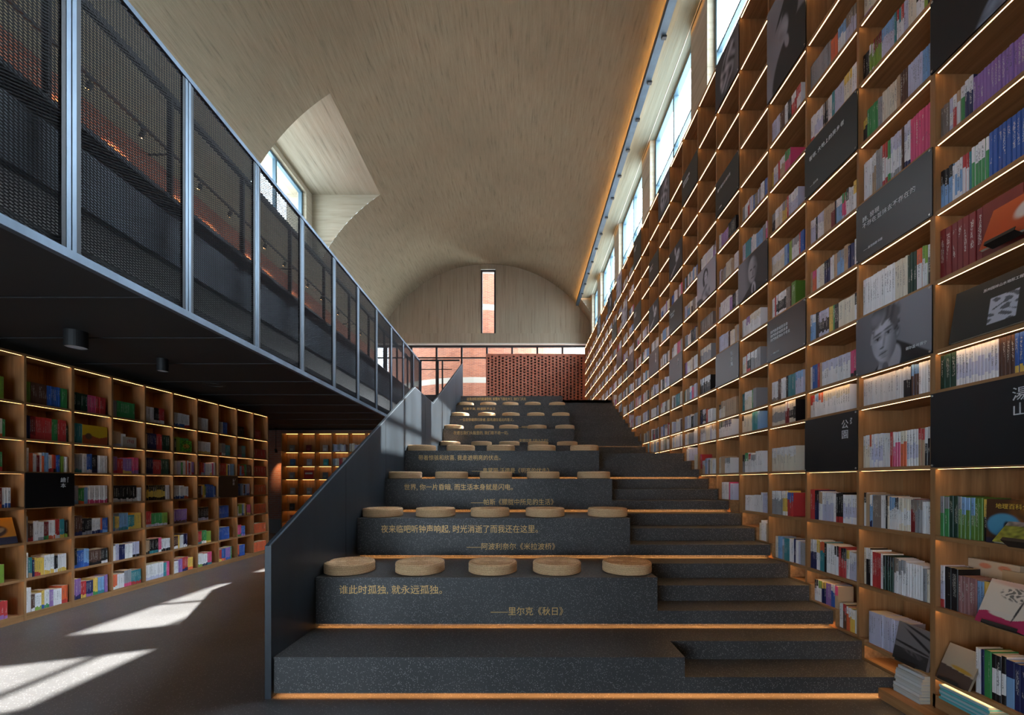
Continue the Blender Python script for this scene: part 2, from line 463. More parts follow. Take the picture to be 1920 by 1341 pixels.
b = MB(); b.box(XW - 0.05, XW + 0.05, YBACK, piers[1], 7.66, 9.62); struct(b.build('wall_near_added', M_conc_x))  # unseen blank wall added over the near clerestory to darken the near end
for i in range(len(edges) - 1):
    y0, y1 = edges[i] + 0.33, edges[i + 1] - 0.33
    window(wname(), XW, y0, y1, 7.66, 9.62, 0.075, 0.10, [(y0 + y1) / 2], M_frame_b, rails=[8.52])

# left: lower hall enclosure, brick upper wall
b = MB(); b.box(-9.2, -9.1, YBACK, 13.2, 0, 3.3); struct(b.build('wall_left', M_conc_z))
b = MB(); b.box(-9.1, -1.95, 13.05, 13.2, 0.43, 3.3); b2 = MB(); b2.box(-9.1, -7.2, 13.02, 13.2, 0, 0.43)
w_ = struct(b.build('wall_brick', M_brick_fr)); b2.build('base_course', mat('grey_wall_base', (0.16, 0.15, 0.15), 0.5), w_)
b = MB(); b.box(-6.95, -6.75, YBACK, YE, FLOOR2, 7.56); struct(b.build('wall_upper_left', M_brick_in))

# mezzanine slab, soffit, fascia
b = MB(); b.box(-9.2, -3.22, YBACK, YE, 4.05, FLOOR2); b.box(-3.22, 3.19, 13.406, YE, 3.9, FLOOR2); b.box(-3.22, XL - .03, 12.6, 13.41, 3.9, FLOOR2)
struct(b.build('floor_upper', M_stair))
b = MB()
b.box(-9.2, -3.11, YBACK, 13.2, 3.20, 3.26)
for k in range(-3, 13): b.box(-9.1, -3.13, k * 1.02 + 0.55, k * 1.02 + 0.60, 3.19, 3.20)
struct(b.build('ceiling_lower', M_soffit))
b = MB(); b.box(-3.30, -3.22, YBACK, 13.41, 3.62, 4.24); struct(b.build('trim_2', M_fascia))

# end wall: gable under the vault with a slot, beam, glazing
SX0, SX1, SZ1 = -1.898, -1.217, 11.27
b = MB()
N = 40
def gable(x0, x1, z0):
    xs = [x0 + (x1 - x0) * i / N for i in range(N + 1)]
    return [(x0, YE, z0)] + [(x, YE, vault_z(x) + 0.01) for x in xs] + [(x1, YE, z0)]
xl = VX - math.sqrt(VR ** 2 - (8.30 - VZ) ** 2); xr = VX + math.sqrt(VR ** 2 - (8.30 - VZ) ** 2)
b.face(gable(xl, SX0, 8.30)); b.face(gable(SX1, xr, 8.30))
b.face([(SX0, YE, SZ1), (SX0, YE, vault_z(SX0) + .01), (VX, YE, vault_z(VX) + .01), (SX1, YE, vault_z(SX1) + .01), (SX1, YE, SZ1)])
for x in (SX0, SX1): b.face([(x, YE, 8.30), (x, YE + .2, 8.30), (x, YE + .2, SZ1), (x, YE, SZ1)])
struct(b.build('wall_end', M_conc_z))
b = MB(); b.box(-7.0, 3.34, YE - 0.16, YE + 0.2, 7.86, 8.30); struct(b.build('wall_end_beam', M_conc_z))
b = MB(); b.box(-7.0, 3.2, YE - 0.155, YE - 0.02, 7.80, 7.86); struct(b.build('trim_3', mat('pale_drip_edge', (0.62, 0.58, 0.50), 0.7)))
window(wname(), YE + 0.06, SX0, SX1, 8.30, SZ1, 0.075, 0.10, [], M_frame_k, axis='x')
MU = [-1.618 + 1.149 * n for n in range(-4, 5)]
window(wname(), YE + 0.02, -6.75, 3.20, FLOOR2, 7.80, 0.09, 0.10, MU, M_frame_k, rails=[7.24], axis='x')
# lower right side behind the bookcase is closed by wall_right; outer walls of the hall
b = MB(); b.box(-9.2, -6.7, YE, YE + 0.15, 3.9, 8.3); struct(b.build('wall_end_left', M_conc_z))
# back of the hall, behind the photographer: unseen wall, its glazing added and sized for daylight on the steps
b = MB()
b.box(-9.2, -6.6, YBACK - .2, YBACK, 0, 11.6); b.box(-1.4, 3.34, YBACK - .2, YBACK, 0, 11.6); b.box(-6.6, -1.4, YBACK - .2, YBACK, 2.8, 11.6)
struct(b.build('wall_back', M_conc_z))
window(wname(), YBACK - .1, -6.6, -1.4, 0.0, 2.8, 0.09, 0.1, [-4.3, -2.9], M_frame_k, axis='x')

# outside: brick tower and ground
b = MB()
N = 48; cx, cy, R = -2.6, 28.6, 6.2
for k in range(N):
    p, q = 2 * math.pi * k / N, 2 * math.pi * (k + 1) / N
    b.face([(cx + R * math.cos(p), cy + R * math.sin(p), -0.2), (cx + R * math.cos(q), cy + R * math.sin(q), -0.2), (cx + R * math.cos(q), cy + R * math.sin(q), 16), (cx + R * math.cos(p), cy + R * math.sin(p), 16)])
tw = b.build('brick_tower', M_tower, smooth=True)
tag(tw, 'round brick tower with pale stone bands outside the end windows', 'tower')
b = MB(); b.box(-60, 60, 19.4, 90, -0.4, -0.2); struct(b.build('ground_outside', mat('pale_paving', (0.35, 0.34, 0.32), 0.9)))

# ================================================================== STEPPED SEATING
st = empty('stepped_seating', (0, 3.149, 0))
tag(st, 'dark terrazzo stepped seating rising from the floor to the brick screen', 'steps')
def par(o, p=st):
    o.parent = p; o.matrix_parent_inverse = Matrix.Translation(-Vector(p.location)); return o
TIERS = [(1, 2), (3, 5), (6, 8), (9, 11), (12, 14), (15, 16), (17, 19), (20, 22), (23, 25), (26, 28)]
ORD = ['first', 'second', 'third', 'fourth', 'fifth', 'sixth', 'seventh', 'eighth', 'ninth', 'tenth', 'eleventh', 'twelfth', 'thirteenth', 'fourteenth', 'fifteenth', 'sixteenth', 'seventeenth', 'eighteenth', 'nineteenth', 'twentieth'] + ['twenty-' + q for q in ('first', 'second', 'third', 'fourth', 'fifth', 'sixth', 'seventh', 'eighth', 'ninth')] + ['thirtieth'] + ['thirty-' + q for q in ('first', 'second', 'third', 'fourth', 'fifth', 'sixth', 'seventh', 'eighth', 'ninth')]
REC, RD = 0.048, 0.060                         # light recess under each tier
tiers = []
for n, (i, L) in enumerate(TIERS):
    y0 = fr(i); y1 = fr(TIERS[n + 1][0]) + RD + 0.01 if n + 1 < len(TIERS) else fr(28) + 0.02
    z1 = L * RISE; z0 = (i - 1) * RISE
    b = MB()
    b.box(XL, XR, y0 + 0.004, y1, z0 + REC, z1 - 0.022)                 # riser block
    b.box(XL, XR, y0 + 0.006, y1, z1 - 0.022, z1 - 0.018)
    b.box(XL, XR, y0, y1, z1 - 0.018, z1)                               # tread slab
    b.box(XL, XR, y0 + 0.004, y0 + 0.010, z0 + 0.030, z0 + REC)
    b.box(XL, XR, y0 + RD, y1, z0 - 0.002, z0 + REC)
    tiers.append(par(b.build('seat_tier', M_stair)))
    b = MB(); b.box(XL + .02, 2.78, y0 + 0.014, y0 + 0.026, z0 + REC - 0.007, z0 + REC - 0.001)
    par(b.build('light_strip', M_led_step))
for i in range(1, 29):
    first = i in [q[0] for q in TIERS]
    y0 = fr(i); y1 = fr(i + 1) + 0.06 if i < 28 else fr(28) + 0.4
    z1 = i * RISE; z0 = z1 - RISE
    if i in (28,): y1 = fr(28) + 0.02
    b = MB()
    if first:
        b.box(XR - 0.002, XB, y0 + 0.002, y1, z0 + REC, z1); b.box(XR, XB, y0 + 0.002, y0 + 0.010, z0 + 0.030, z0 + REC); b.box(XR - 0.002, XB, y0 + RD, y1, z0 - 0.05, z0 + REC)
    else:
        b.box(XR - 0.002, XB, y0, y1, z0 - 0.05, z1)
    par(b.build('step', M_stair))

QUOTE = [(1, '谁此时孤独, 就永远孤独。', 635, 828, 1114, 1097), (1, '——里尔克《秋日》', 920, 1056, 1154, 1138),
         (2, '夜来临吧听钟声响起, 时光消逝了而我还在这里。', 714, 1008, 999, 984), (2, '——阿波利奈尔《米拉波桥》', 875, 1041, 1031, 1018),
         (3, '世界, 你一片昏暗, 而生活本身就是闪电。', 757, 961, 919, 907), (3, '——帕斯《朦胧中所见的生活》', 883, 1038, 947, 935),
         (4, '带着惊骇和欣喜, 我走进明亮的伏击。', 784, 938, 863, 853), (4, '——奥黛丽·沃德曼《明亮的伏击》', 885, 1030, 887, 877),
         (5, '在遗忘我们头脑里的, 我们歌不绝一切。', 850, 953, 815, 808), (5, '——安德拉德《白上之白》', 962, 1028, 829, 823),
         (6, '一位悲惨朝拜归来者, 踩亮通往遥远的意义。', 862, 963, 790, 784), (6, '——特朗斯', 970, 990, 803, 799),
         (7, '往事不来, 她便默不言之', 868, 929, 769, 764), (9, '这场诗和诗的朗诵告别, 如雪片飞落在大江, 我打门天亮', 875, 986, 751, 745)]
for n, s_, x0, x1, yb, yt in QUOTE:
    Y = fr(TIERS[n][0])
    X0, Z0 = px(x0, yb, Y); X1, Z1 = px(x1, yt, Y)
    text(s_, (X0, Y + 0.003, Z0 + 0.006), 'front', (Z1 - Z0) * 1.05, M_gold, tiers[n], width=X1 - X0)

# floor cushions: centre pixel of each on its tier
CUSH = {1: [656, 788, 924, 1044, 1175], 2: [718, 817, 919, 1022, 1139], 3: [760, 847, 930, 1018.5, 1113], 4: [791, 864, 939, 1015.5, 1095.5],
        5: [844, 903, 955, 1009, 1063.5], 6: [851, 908, 954, 1007, 1059], 7: [863, 912.5, 958, 1004.5, 1051.5], 8: [873, 915.5, 957, 999, 1044.5]}
proto = None
TN = ['bottom', 'second', 'third', 'fourth', 'fifth', 'sixth', 'seventh', 'eighth', 'ninth', 'top']
for n, xs in CUSH.items():
    for j, cxp in enumerate(xs):
        Y = fr(TIERS[n][0]) + 0.275; X = (cxp - XV) * Y / FPX; Z = TIERS[n][1] * RISE
        if proto is None:
            proto = empty('floor_cushion')
            R = 0.232; b = MB()
            pr = [(R - .015, 0.0), (R - .004, .006)]
            for q in range(9): pr += [(R + .0005, .010 + q * .009), (R - .0022, .0145 + q * .009)]
            pr += [(R - .004, .093)]
            b.lathe(pr, 56); b.build('side_band', M_straw, proto, smooth=True)
            b = MB(); pr = [(R - .006, .088)]
            for q in range(15):
                r_ = R - .010 - q * .0148
                pr += [(r_ + .004, .0965 + .002 * math.sin(q)), (r_ - .003, .1005), (r_ - .008, .0955)]
            pr = [p for p in pr if p[0] > 0.004] + [(0.003, .0975)]
            b.lathe(pr, 56); b.build('top_mat', M_straw, proto, smooth=True)
            o = proto
        else: o = copy_tree(proto)
        o.location = (X, Y, Z); o.rotation_euler.z = (n * 5 + j) * 1.37
        pos = ['leftmost', 'second from left', 'middle one', 'second from right', 'rightmost'][j]
        tag(o, 'round woven straw floor cushion, %s on the %s tier of the seating' % (pos, TN[n]), 'cushion', 'floor cushions on the seating')

# ================================================================== STAIR GUARD
g = empty('stair_guard', (XL, 3.149, 0))
tag(g, 'tall blackened steel plate guard along the left side of the seating', 'guard')
X0, X1 = XL - 0.050, XL - 0.003
A = px(500, 1024, 3.13); Bp = (7.33, 0); 
yA = 3.125; zA = 1.62 + (902 - 1024) * yA / FPX
yB = FPX * 1.863 / (XV - 779); zB = H + (YV - 727) * yB / FPX
yC = FPX * 1.863 / (XV - 813.5); zC = zB
yD = FPX * 1.863 / (XV - 868); zD = H + (YV - 682) * yD / FPX
poly = [(yA, 0.0), (yA, zA), (yB, zB), (yC, zC), (yD, zD), (yD, 3.3), (yD - .02, 3.0), (yC, 1.6), (yB, 1.2), (6.0, 0.0)]
b = MB()
b.prism([(yA, 0.0), (yA, zA), (yB, zB), (yB, 0)], 'x', X0, X1)
b.prism([(yB, 0.0), (yB, zB), (yC, zC), (yC, 0)], 'x', X0, X1)
b.prism([(yC, 0.0), (yC, zC), (yD, zD), (yD, 0)], 'x', X0, X1)
par(b.build('plate', M_plate), g)
b = MB()
for p, q in (((yA, zA), (yB, zB)), ((yB, zB), (yC, zC)), ((yC, zC), (yD, zD))):
    b.bar((XL - 0.010, p[0], p[1] + 0.002), (XL - 0.010, q[0], q[1] + 0.002), 0.012, 0.010)
par(b.build('edge_strip', M_plate_cap), g)
for yj in (4.45, 5.75, 6.62, 8.1, 10.4, 11.8):
    zt = min(zA + (yj - yA) * (zB - zA) / (yB - yA), zB) if yj < yC else zC + (yj - yC) * (zD - zC) / (yD - yC)
    b = MB(); b.box(XL - .003, XL - .0016, yj - 0.003, yj + 0.003, level_at(yj), zt - 0.02); par(b.build('plate_joint', M_black), g)

# ================================================================== MEZZANINE BALUSTRADE
XM = -3.08
def ztop(y): return 5.315 - 0.013 * (y - 3.86)
def zbot(y): return 3.155 - 0.010 * (y - 2.86)
bal = empty('balustrade', (XM, 2.863, FLOOR2))
tag(bal, 'black balustrade of framed expanded metal hung along the mezzanine edge', 'balustrade')
posts = [-0.137 + 1.0 * k for k in range(-1, 14)]
posts = [y for y in posts if y < 12.7]
YEND = 12.62
b = MB()
b.bar((XM, posts[0], ztop(posts[0])), (XM, YEND, ztop(YEND)), 0.045, 0.045); par(b.build('top_rail', M_rail), bal)
b = MB(); b.bar((XM, posts[0], zbot(posts[0])), (XM, YEND, zbot(YEND)), 0.05, 0.06); par(b.build('bottom_rail', M_rail), bal)
for y in posts + [YEND]:
    b = MB()
    for d in (-0.018, 0.018): b.box(XM - .014, XM + .014, y + d - .014, y + d + .014, zbot(y) + .02, ztop(y) - .02)
    par(b.build('post', M_rail), bal)
def mesh_strips(b, y0, y1, z0, z1, slope=0.42, sp=0.021, wd=0.0072):
    """expanded metal: two families of slanted strands clipped to the panel"""
    for sg in (1, -1):
        k = slope * sg
        c = z0 - max(0, k) * (y1 - y0) - max(0, -k) * 0
        lo = min(z0, z0 - k * (y1 - y0)); hi = max(z1, z1 - k * (y1 - y0))
        c = lo
        while c < hi:
            # z = c + k (y - y0)
            ya, yb = y0, y1
            if k > 0:
                ya = max(ya, y0 + (z0 - c) / k); yb = min(yb, y0 + (z1 - c) / k)
            else:
                ya = max(ya, y0 + (z1 - c) / k); yb = min(yb, y0 + (z0 - c) / k)
            if yb - ya > 0.01:
                za, zb = c + k * (ya - y0), c + k * (yb - y0)
                xo = 0.003 * sg
                b.face([(XM + xo, ya, za), (XM + xo, yb, zb), (XM + xo + .004, yb, zb + wd), (XM + xo + .004, ya, za + wd)])
            c += sp
for k in range(len(posts)):
    y0 = posts[k] + .04; y1 = (posts + [YEND])[k + 1] - .04
    b = MB(); mesh_strips(b, y0, y1, zbot(y0) + .03, ztop(y1) - .03)
    fl = 0.022
    b.box(XM - .012, XM + .012, y0 - .005, y0 + fl, zbot(y0) + .03, ztop(y0) - .03); b.box(XM - .012, XM + .012, y1 - fl, y1 + .005, zbot(y0) + .03, ztop(y1) - .03)
    par(b.build('mesh_panel', M_mesh), bal)
# inner handrail with its own posts
XI = -3.24
b = MB(); b.bar((XI, posts[0], 5.17), (XI, YEND, 5.11), 0.05, 0.05); par(b.build('handrail', M_black), bal)
for y in posts:
    b = MB(); b.box(XI - .022, XI + .022, y - .008, y + .016, FLOOR2, 5.12); par(b.build('handrail_post', M_black), bal)
# return across the end of the void
br = empty('landing_railing', (XM, 12.62, FLOOR2))
tag(br, 'thin black steel railing across the top landing beside the stair guard', 'railing')
b = MB(); b.bar((XM, 12.63, 5.24), (XL - .02, 12.63, 5.24), 0.04, 0.04); par(b.build('top_rail', M_black), br)
b = MB(); b.bar((XM, 12.63, 4.97), (XL - .25, 12.63, 4.97), 0.02, 0.02); par(b.build('middle_rail', M_black), br)
for x in (XM + .03, -2.53, -2.40):
    b = MB(); b.box(x - .02, x + .02, 12.61, 12.65, FLOOR2, 5.23); par(b.build('post', M_black), br)

# ================================================================== PERFORATED BRICK SCREEN
def grid_screen(x0, x1, z0, z1, y, dep):
    b = MB(); hw, hh, px_, pz = 0.076, 0.074, 0.1605, 0.129
    nx = int((x1 - x0) / px_) ; 
    for k in range(2 * nx):
        xa = x0 + k * px_; 
    cols = []
    x = x0 + 0.10; par_ = 0
    xs = []
    while x < x1 - 0.05: xs.append((x, par_)); x += px_; par_ ^= 1
    prev = x0
    for x, p in xs:
        b.face([(prev, y, z0), (x - hw / 2, y, z0), (x - hw / 2, y, z1), (prev, y, z1)])
        prev = x + hw / 2
        z = z0 + 0.05 + (pz / 2 if p else 0); zp = z0
        while z + hh < z1 - 0.06:
            b.face([(x - hw / 2, y, zp), (x + hw / 2, y, zp), (x + hw / 2, y, z), (x - hw / 2, y, z)])
            q = [(x - hw / 2, z), (x + hw / 2, z), (x + hw / 2, z + hh), (x - hw / 2, z + hh)]
            for i in range(4):
                a, c = q[i], q[(i + 1) % 4]
                b.face([(a[0], y, a[1]), (c[0], y, c[1]), (c[0], y + dep, c[1]), (a[0], y + dep, a[1])])
            b.face([(p_[0], y + dep, p_[1]) for p_ in q], 1)  # hole closed with a black face that stands for the dark inside
            zp = z + hh; z += pz
        b.face([(x - hw / 2, y, zp), (x + hw / 2, y, zp), (x + hw / 2, y, z1), (x - hw / 2, y, z1)])
    b.face([(prev, y, z0), (x1, y, z0), (x1, y, z1), (prev, y, z1)])
    b.face([(x0, y, z1), (x1, y, z1), (x1, y + dep, z1), (x0, y + dep, z1)]); b.face([(x0, y, z0), (x0, y + dep, z0), (x0, y + dep, z1), (x0, y, z1)])
    b.face([(x0, y + dep + .01, z0), (x1, y + dep + .01, z0), (x1, y + dep + .01, z1), (x0, y + dep + .01, z1)])
    return b
scr = grid_screen(-1.62, 2.80, FLOOR2, 7.32, 18.86, 0.11).build('brick_screen', [M_brick_scr, M_black])
tag(scr, 'low screen wall of perforated red brick at the top of the steps', 'screen')

# ================================================================== BOOKCASES
PAL = {'W': (226, 225, 228), 'C': (222, 211, 190), 'G': (146, 147, 152), 'L': (190, 190, 216), 'B': (38, 92, 178), 'N': (26, 36, 88), 'T': (38, 136, 146), 'K': (22, 22, 27), 'R': (190, 40, 42), 'D': (128, 18, 26), 'O': (224, 92, 30), 'Y': (226, 186, 48), 'E': (44, 146, 72), 'F': (22, 62, 48), 'M': (128, 168, 36), 'P': (224, 66, 124), 'U': (148, 106, 176), 'V': (92, 58, 44), 'A': (184, 152, 116), 'S': (118, 166, 216), 'Q': (158, 104, 104), 'H': (132, 118, 108), 'J': (84, 128, 30)}
CNAME = {'W': 'white', 'C': 'cream', 'G': 'grey', 'L': 'lavender', 'B': 'blue', 'N': 'navy', 'T': 'teal', 'K': 'black', 'R': 'red', 'D': 'dark red', 'O': 'orange', 'Y': 'yellow', 'E': 'green', 'F': 'dark green', 'M': 'lime', 'P': 'pink', 'U': 'purple', 'V': 'brown', 'A': 'beige', 'S': 'light blue', 'Q': 'mauve', 'H': 'taupe', 'J': 'olive green'}
def desat(c, f=.13): g = .3 * c[0] + .59 * c[1] + .11 * c[2]; return tuple(x + (g - x) * f for x in c)
LINC = {k: desat(srgb(*v)) for k, v in PAL.items()}
rnd = random.Random(7)
def jit(c, a=0.10):
    f = 1 + rnd.uniform(-a, a); return tuple(min(0.9, x * f * (1 + rnd.uniform(-.03, .03))) for x in c)
PAGEC = srgb(200, 190, 168)

BOOKS = []      # every standing book: dict with frame, size, colours, where it is
class Frame:
    """a shelf direction: origin, u = viewer's left to right, n = inwards"""
    def __init__(s, u, n): s.u, s.n = Vector(u), Vector(n)
FR = Frame((0, -1, 0), (1, 0, 0)); FL = Frame((0, 1, 0), (-1, 0, 0)); FF = Frame((1, 0, 0), (0, 1, 0))

def parse(spec):
    out = []
    for tok in spec.split():
        p = tok.split(':'); k = 0
        while k < len(p[0]) and p[0][k].isalpha(): k += 1
        bands = p[0][:k]; n = int(p[0][k:] or 1)
        t = float(p[1]) / 1000 if len(p) > 1 and p[1] else 0.024
        h = float(p[2]) / 1000 if len(p) > 2 and p[2] else None
        out.append((bands, n, t, h))
    return out
def fill(frame, origin, length, clear, runs, where, depth=0.16, inset=0.03, fit=True, gap0=0.006, hbase=0.215):
    """origin: front left bottom corner of the cell (viewer's left)"""
    tot = sum(n * t for _, n, t, _ in runs)
    s = (length - 0.012) / tot if (fit and tot > 0) else 1.0
    s = min(s, 1.25)
    x = gap0; idx = 0
    for bands, n, t, h in runs:
        hr = (h or hbase + rnd.uniform(-.018, .022)); dr = depth + rnd.uniform(-.02, .02)
        base = [LINC[q] for q in bands]
        base = base * 3 if len(base) == 1 else ([base[0], base[0], base[1]] if where[1] >= 100 else [base[0], base[1], base[1]]) if len(base) == 2 else base
        tone = rnd.uniform(.9, 1.08)
        for q in range(n):
            tt = t * s * rnd.uniform(.93, 1.05)
            if x + tt > length: return
            idx += 1
            j = rnd.uniform(.94, 1.06) * tone
            cols = [tuple(min(.9, v * j) for v in c) for c in base]
            hh = min(hr + (rnd.uniform(-.002, .002) if n > 3 else rnd.uniform(-.006, .006)), clear - 0.012)
            o = Vector(origin) + frame.u * x + frame.n * (inset + rnd.uniform(0, .006))
            BOOKS.append(dict(f=frame, o=o, t=tt - 0.0006, h=hh, d=dr, c=cols, b=bands, w=where, i=idx, split=rnd.choice((.30, .36, .42))))
            x += tt

def random_runs(length, mode):
    if mode == 'pale':
        keys = 'WWWWWWWWWWWWLLLLLLCCCCCCGGGGHHASSNKKRTBVUPW'; bandp = 0.18
    elif mode == 'kids':
        keys = 'RRBBEYOWWWPUTSSVMCGNWL'; bandp = 0.45
    else:
        keys = 'VDKNGRTOCU'; bandp = 0.3
    out = []; used = 0
    fillto = length * (rnd.uniform(.92, 1.0) if rnd.random() < .8 else rnd.uniform(.7, .92))
    while used < fillto:
        a = rnd.choice(keys); n = rnd.choice((1, 1, 2, 2, 3, 4, 5, 7)) if mode != 'kids' else rnd.choice((1, 1, 1, 2, 2, 3, 6))
        t = rnd.choice((.016, .019, .022, .025, .03)); bands = a
        if rnd.random() < bandp: bands = a + rnd.choice(keys)
        h = rnd.uniform(.195, .245)
        out.append((bands, n, t, h)); used += n * t
    return out

# ---- what hangs over the cells: posters (bay, row) -> kind
POSTER = {(-1, 3): ('name', '湯山', 'Tangshan'), (1, 3): ('name', '公園', 'Park'), (4, 6): ('name3', '理古風', ''), (7, 7): ('name3', '青年', ''), (9, 8): ('name3', '白玉蘭', ''), (12, 9): ('name3', '三月', ''), (14, 10): ('plain', '', ''),
          (0, 7): ('quote', '詩, 發現\n不存在並抹去不存在的', '——莱昂纳德·科恩'), (1, 9): ('quote', '看哪, 大地上的异乡者', '——里尔克'), (2, 6): ('quote', '我們熱愛或是自由\n我們熱愛或是浪漫\n我們熱愛到永不老去', '——聶魯達詩選'),
          (4, 11): ('quote', '那不曾存在過的花', '——佩索阿'), (6, 13): ('quote', '我們走過的路\n都不是歸途', ''), (9, 12): ('quote', '風從海上來\n吹向群山', ''), (11, 14): ('quote', '夜裡的星光\n不說話', ''), (7, 9): ('quote', '你的心裡有\n一座花園', '——'), (11, 11): ('quote', '而我記得\n那個夏天', ''), (15, 12): ('quote', '遠方\n', ''),
          (0, 5): ('face', 'young'), (3, 8): ('face', 'old'), (5, 9): ('face', 'woman'), (-1, 9): ('face', 'dark'), (2, 12): ('face', 'profile'), (4, 14): ('face', 'hand'), (8, 14): ('face', 'hand'), (7, 11): ('face', 'figure'), (9, 10): ('face', 'figure'), (14, 14): ('face', 'light'), (13, 12): ('face', 'light'), (16, 14): ('face', 'figure'), (19, 14): ('face', 'hand')}
COVERED = set(POSTER) | {(2, 13)}

# ---- contents of the nearest cells, viewer's left to right: bands+count:thickness:height
SPEC = {
 (-1, 8): 'H3:20:225 LWL1:24:230 WR1:24:235 AW1:24:240 WE1:26:250 WN2:26:262 U14:20:235 L6:20:230',
 (-1, 7): 'KS3:26:265 W1:16:255 WSW3:17:262 RW2:20:270 T1:16:262 WE5:20:275 B8:24:285 WSW4:22:290 RW1:20:295 D2:24:290 T1:20',
 (-1, 6): 'D7:38:335',
 (-1, 4): 'F3:36:232 WLW13:19:238 V4:21:235 BBY4:22:240 W1:20:240 MT1:26:242',
 (-1, 2): 'GEE2:30:270 F2:30:272 GJJ1:22:272 SJJ3:26:268 J2:24:268 YK1:32:262',
 (-1, 1): 'WLR1:30:280 K2:44:275 Q5:23:238 S2:20:235 YKY3:18:232',
 (-1, 0): 'W2:14:282 N1:20:284 E1:38:282 KWK3:26:282 NS1:46:280 N6:30:272 G2:24:268',
 (0, 11): 'CCU3:36:240 W3:22:240 C2:24:240', (0, 10): 'K3:24:235 WMW2:24:250 DM4:22:262 SL6:22:262 T1:18:262 RW1:24:265 TW1:20:262 RW1:26:268 L2:22:265 C3:26:265 KW3:24:255 M1:30:255 K1:40:230',
 (0, 9): 'YK2:24:200 E5:24:255 G2:24:255 C6:24:262 A2:18:262 V3:24:265 L6:22:262 S3:24:262 N1:26:275',
 (0, 8): 'W4:22:330 WA2:22:335 G3:22:345 RWR2:26:345 EWE1:26:340 LWG5:20:340 V1:18:340 LWN2:28:345 P8:24:340',
 (0, 6): 'W13:21:308 C5:20:305 F3:22:300 OWW1:40:300 MW2:20:300 WK2:22:290',
 (0, 4): 'W16:21:225 WK3:18:226 SV3:18:228 W5:20:230',
 (0, 3): 'WC3:20:270 OW1:26:272 WLW5:22:270 W3:21:268 R1:28:268 WP3:22:265 CO2:28:265 WLW4:24:268 RA2:24:270 WK2:22:270 KG1:24:262',
 (0, 2): 'KW1:30:275 A2:18:268 WSN2:16:262 H4:22:258 W2:22:262 K1:14:256 AC1:22:256 SW3:19:248 KW2:14:246 CWC5:22:242 HD2:18:240 HG3:20:236 W4:24:226',
 (0, 1): 'C1:30:300 WK2:20:300 W1:20:290 R4:20:280 W1:18:278 KF4:24:268 HW2:22:264 GW3:20:258 W6:22:250 G1:28:232 C3:20:238',
 (0, 0): 'L15:22:262',
 (1, 11): 'G9:24:262 O3:22:240 SW3:26:262 HL4:24:270', (1, 10): 'WWR2:24:262 WLW4:24:255 HKH2:24:250 W2:22:256 T1:26:262 L4:24:250 YC3:24:262 W3:22:262',
 (1, 8): 'WL3:24:250 K1:18:250 LW4:22:252 A4:21:255 AD2:22:240 K1:16:240 WS3:22:240 EPL2:24:240 KW1:26:250 W2:22:240 YW1:30:262 K1:24:250',
 (1, 7): 'A1:26:222 PO3:18:216 W2:22:222 C3:20:222 KN4:20:232 W2:20:232 A2:20:236 GS4:20:232 A1:46:246 N3:22:220 W2:26:236',
 (1, 6): 'WS3:20:262 K2:18:262 LKL6:18:250 Y2:20:246 E1:20:246 K2:18:236 C8:20:240 KW2:22:240', (1, 5): 'W1:22:232 B2:30:234 R1:20:236 A1:24:236 LW12:24:232 PPK3:26:236',
 (1, 4): 'RW2:24:225 SW2:22:226 OW2:24:228 CW12:22:230', (1, 2): 'R2:26:290 KN2:26:286 AW2:24:270 WL6:22:266 W1:26:262 KKR3:24:266 WLW7:24:252',
 (1, 1): 'WN4:20:282 YW2:20:282 OT3:18:276 K1:22:270 W4:24:270 KW2:20:266 R1:24:262 KR2:30:256 YW1:30:242 WL4:24:236',
 (2, 11): 'L5:24:250 V3:22:240 W2:24:250 K2:22:245 WR3:24:252 RW2:26:260', (2, 10): 'Y1:22:200 WL3:24:225 R1:24:240 WA3:26:235 EP3:24:245', (2, 9): 'GK2:24:225 WC5:22:240 GY3:24:240 R1:26:252 WL5:24:245',
 (2, 8): 'WC8:23:235 S2:22:242 B1:20 M2:20:240 GW4:22:238 R1:20:245 B2:20:240', (2, 7): 'W2:24:232 R1:24:232 WKW6:23:240 H2:24:240 V1:18:232 J1:60:262',
 (2, 5): 'WWH4:24:225 V2:22:232 W3:24:232 K1:24:235 T4:26:236 SL4:24:242', (2, 4): 'CGC9:22:222 WDD2:26:236 CKC3:30:238', (2, 3): 'WC14:24:262', (2, 2): 'WG8:20:262 WYW3:24:262 BR3:24:255', (2, 1): 'I', (3, 4): 'KC1:30:222 C5:30:222 T4:24:232 S2:22:228', (3, 5): 'T2:24:232 WC5:26:240 E1:24:240 G1:60:250', (3, 6): 'WC3:24:232 R1:24:236 WKR2:30:242 WG5:24:238 G1:60:240', (3, 3): 'KG2:24 EW3:22:252 RW2:24 GW4:22 W5:22:255',
 (3, 7): 'W3:24:232 UW3:24:242 CW8:24:242', (4, 3): 'C2:24 A4:24:242 GW6:20', (4, 4): 'FW4:24:230 NW8:24:232', (4, 5): 'KW2:24 AC2:50:240 A5:50:242', (5, 8): 'H16:22:235', (5, 7): 'CG14:22:250', (5, 6): 'WK12:24:252', (5, 5): 'KN3:22 WKW4:24 OR3:22 W5:24',
}
SPEC[(2, 1)] = 'N1:50:258 W3:24:240 L2:24:236 G6:24:228 W2:24:215'
EMPTYROWS = {12, 13, 14}

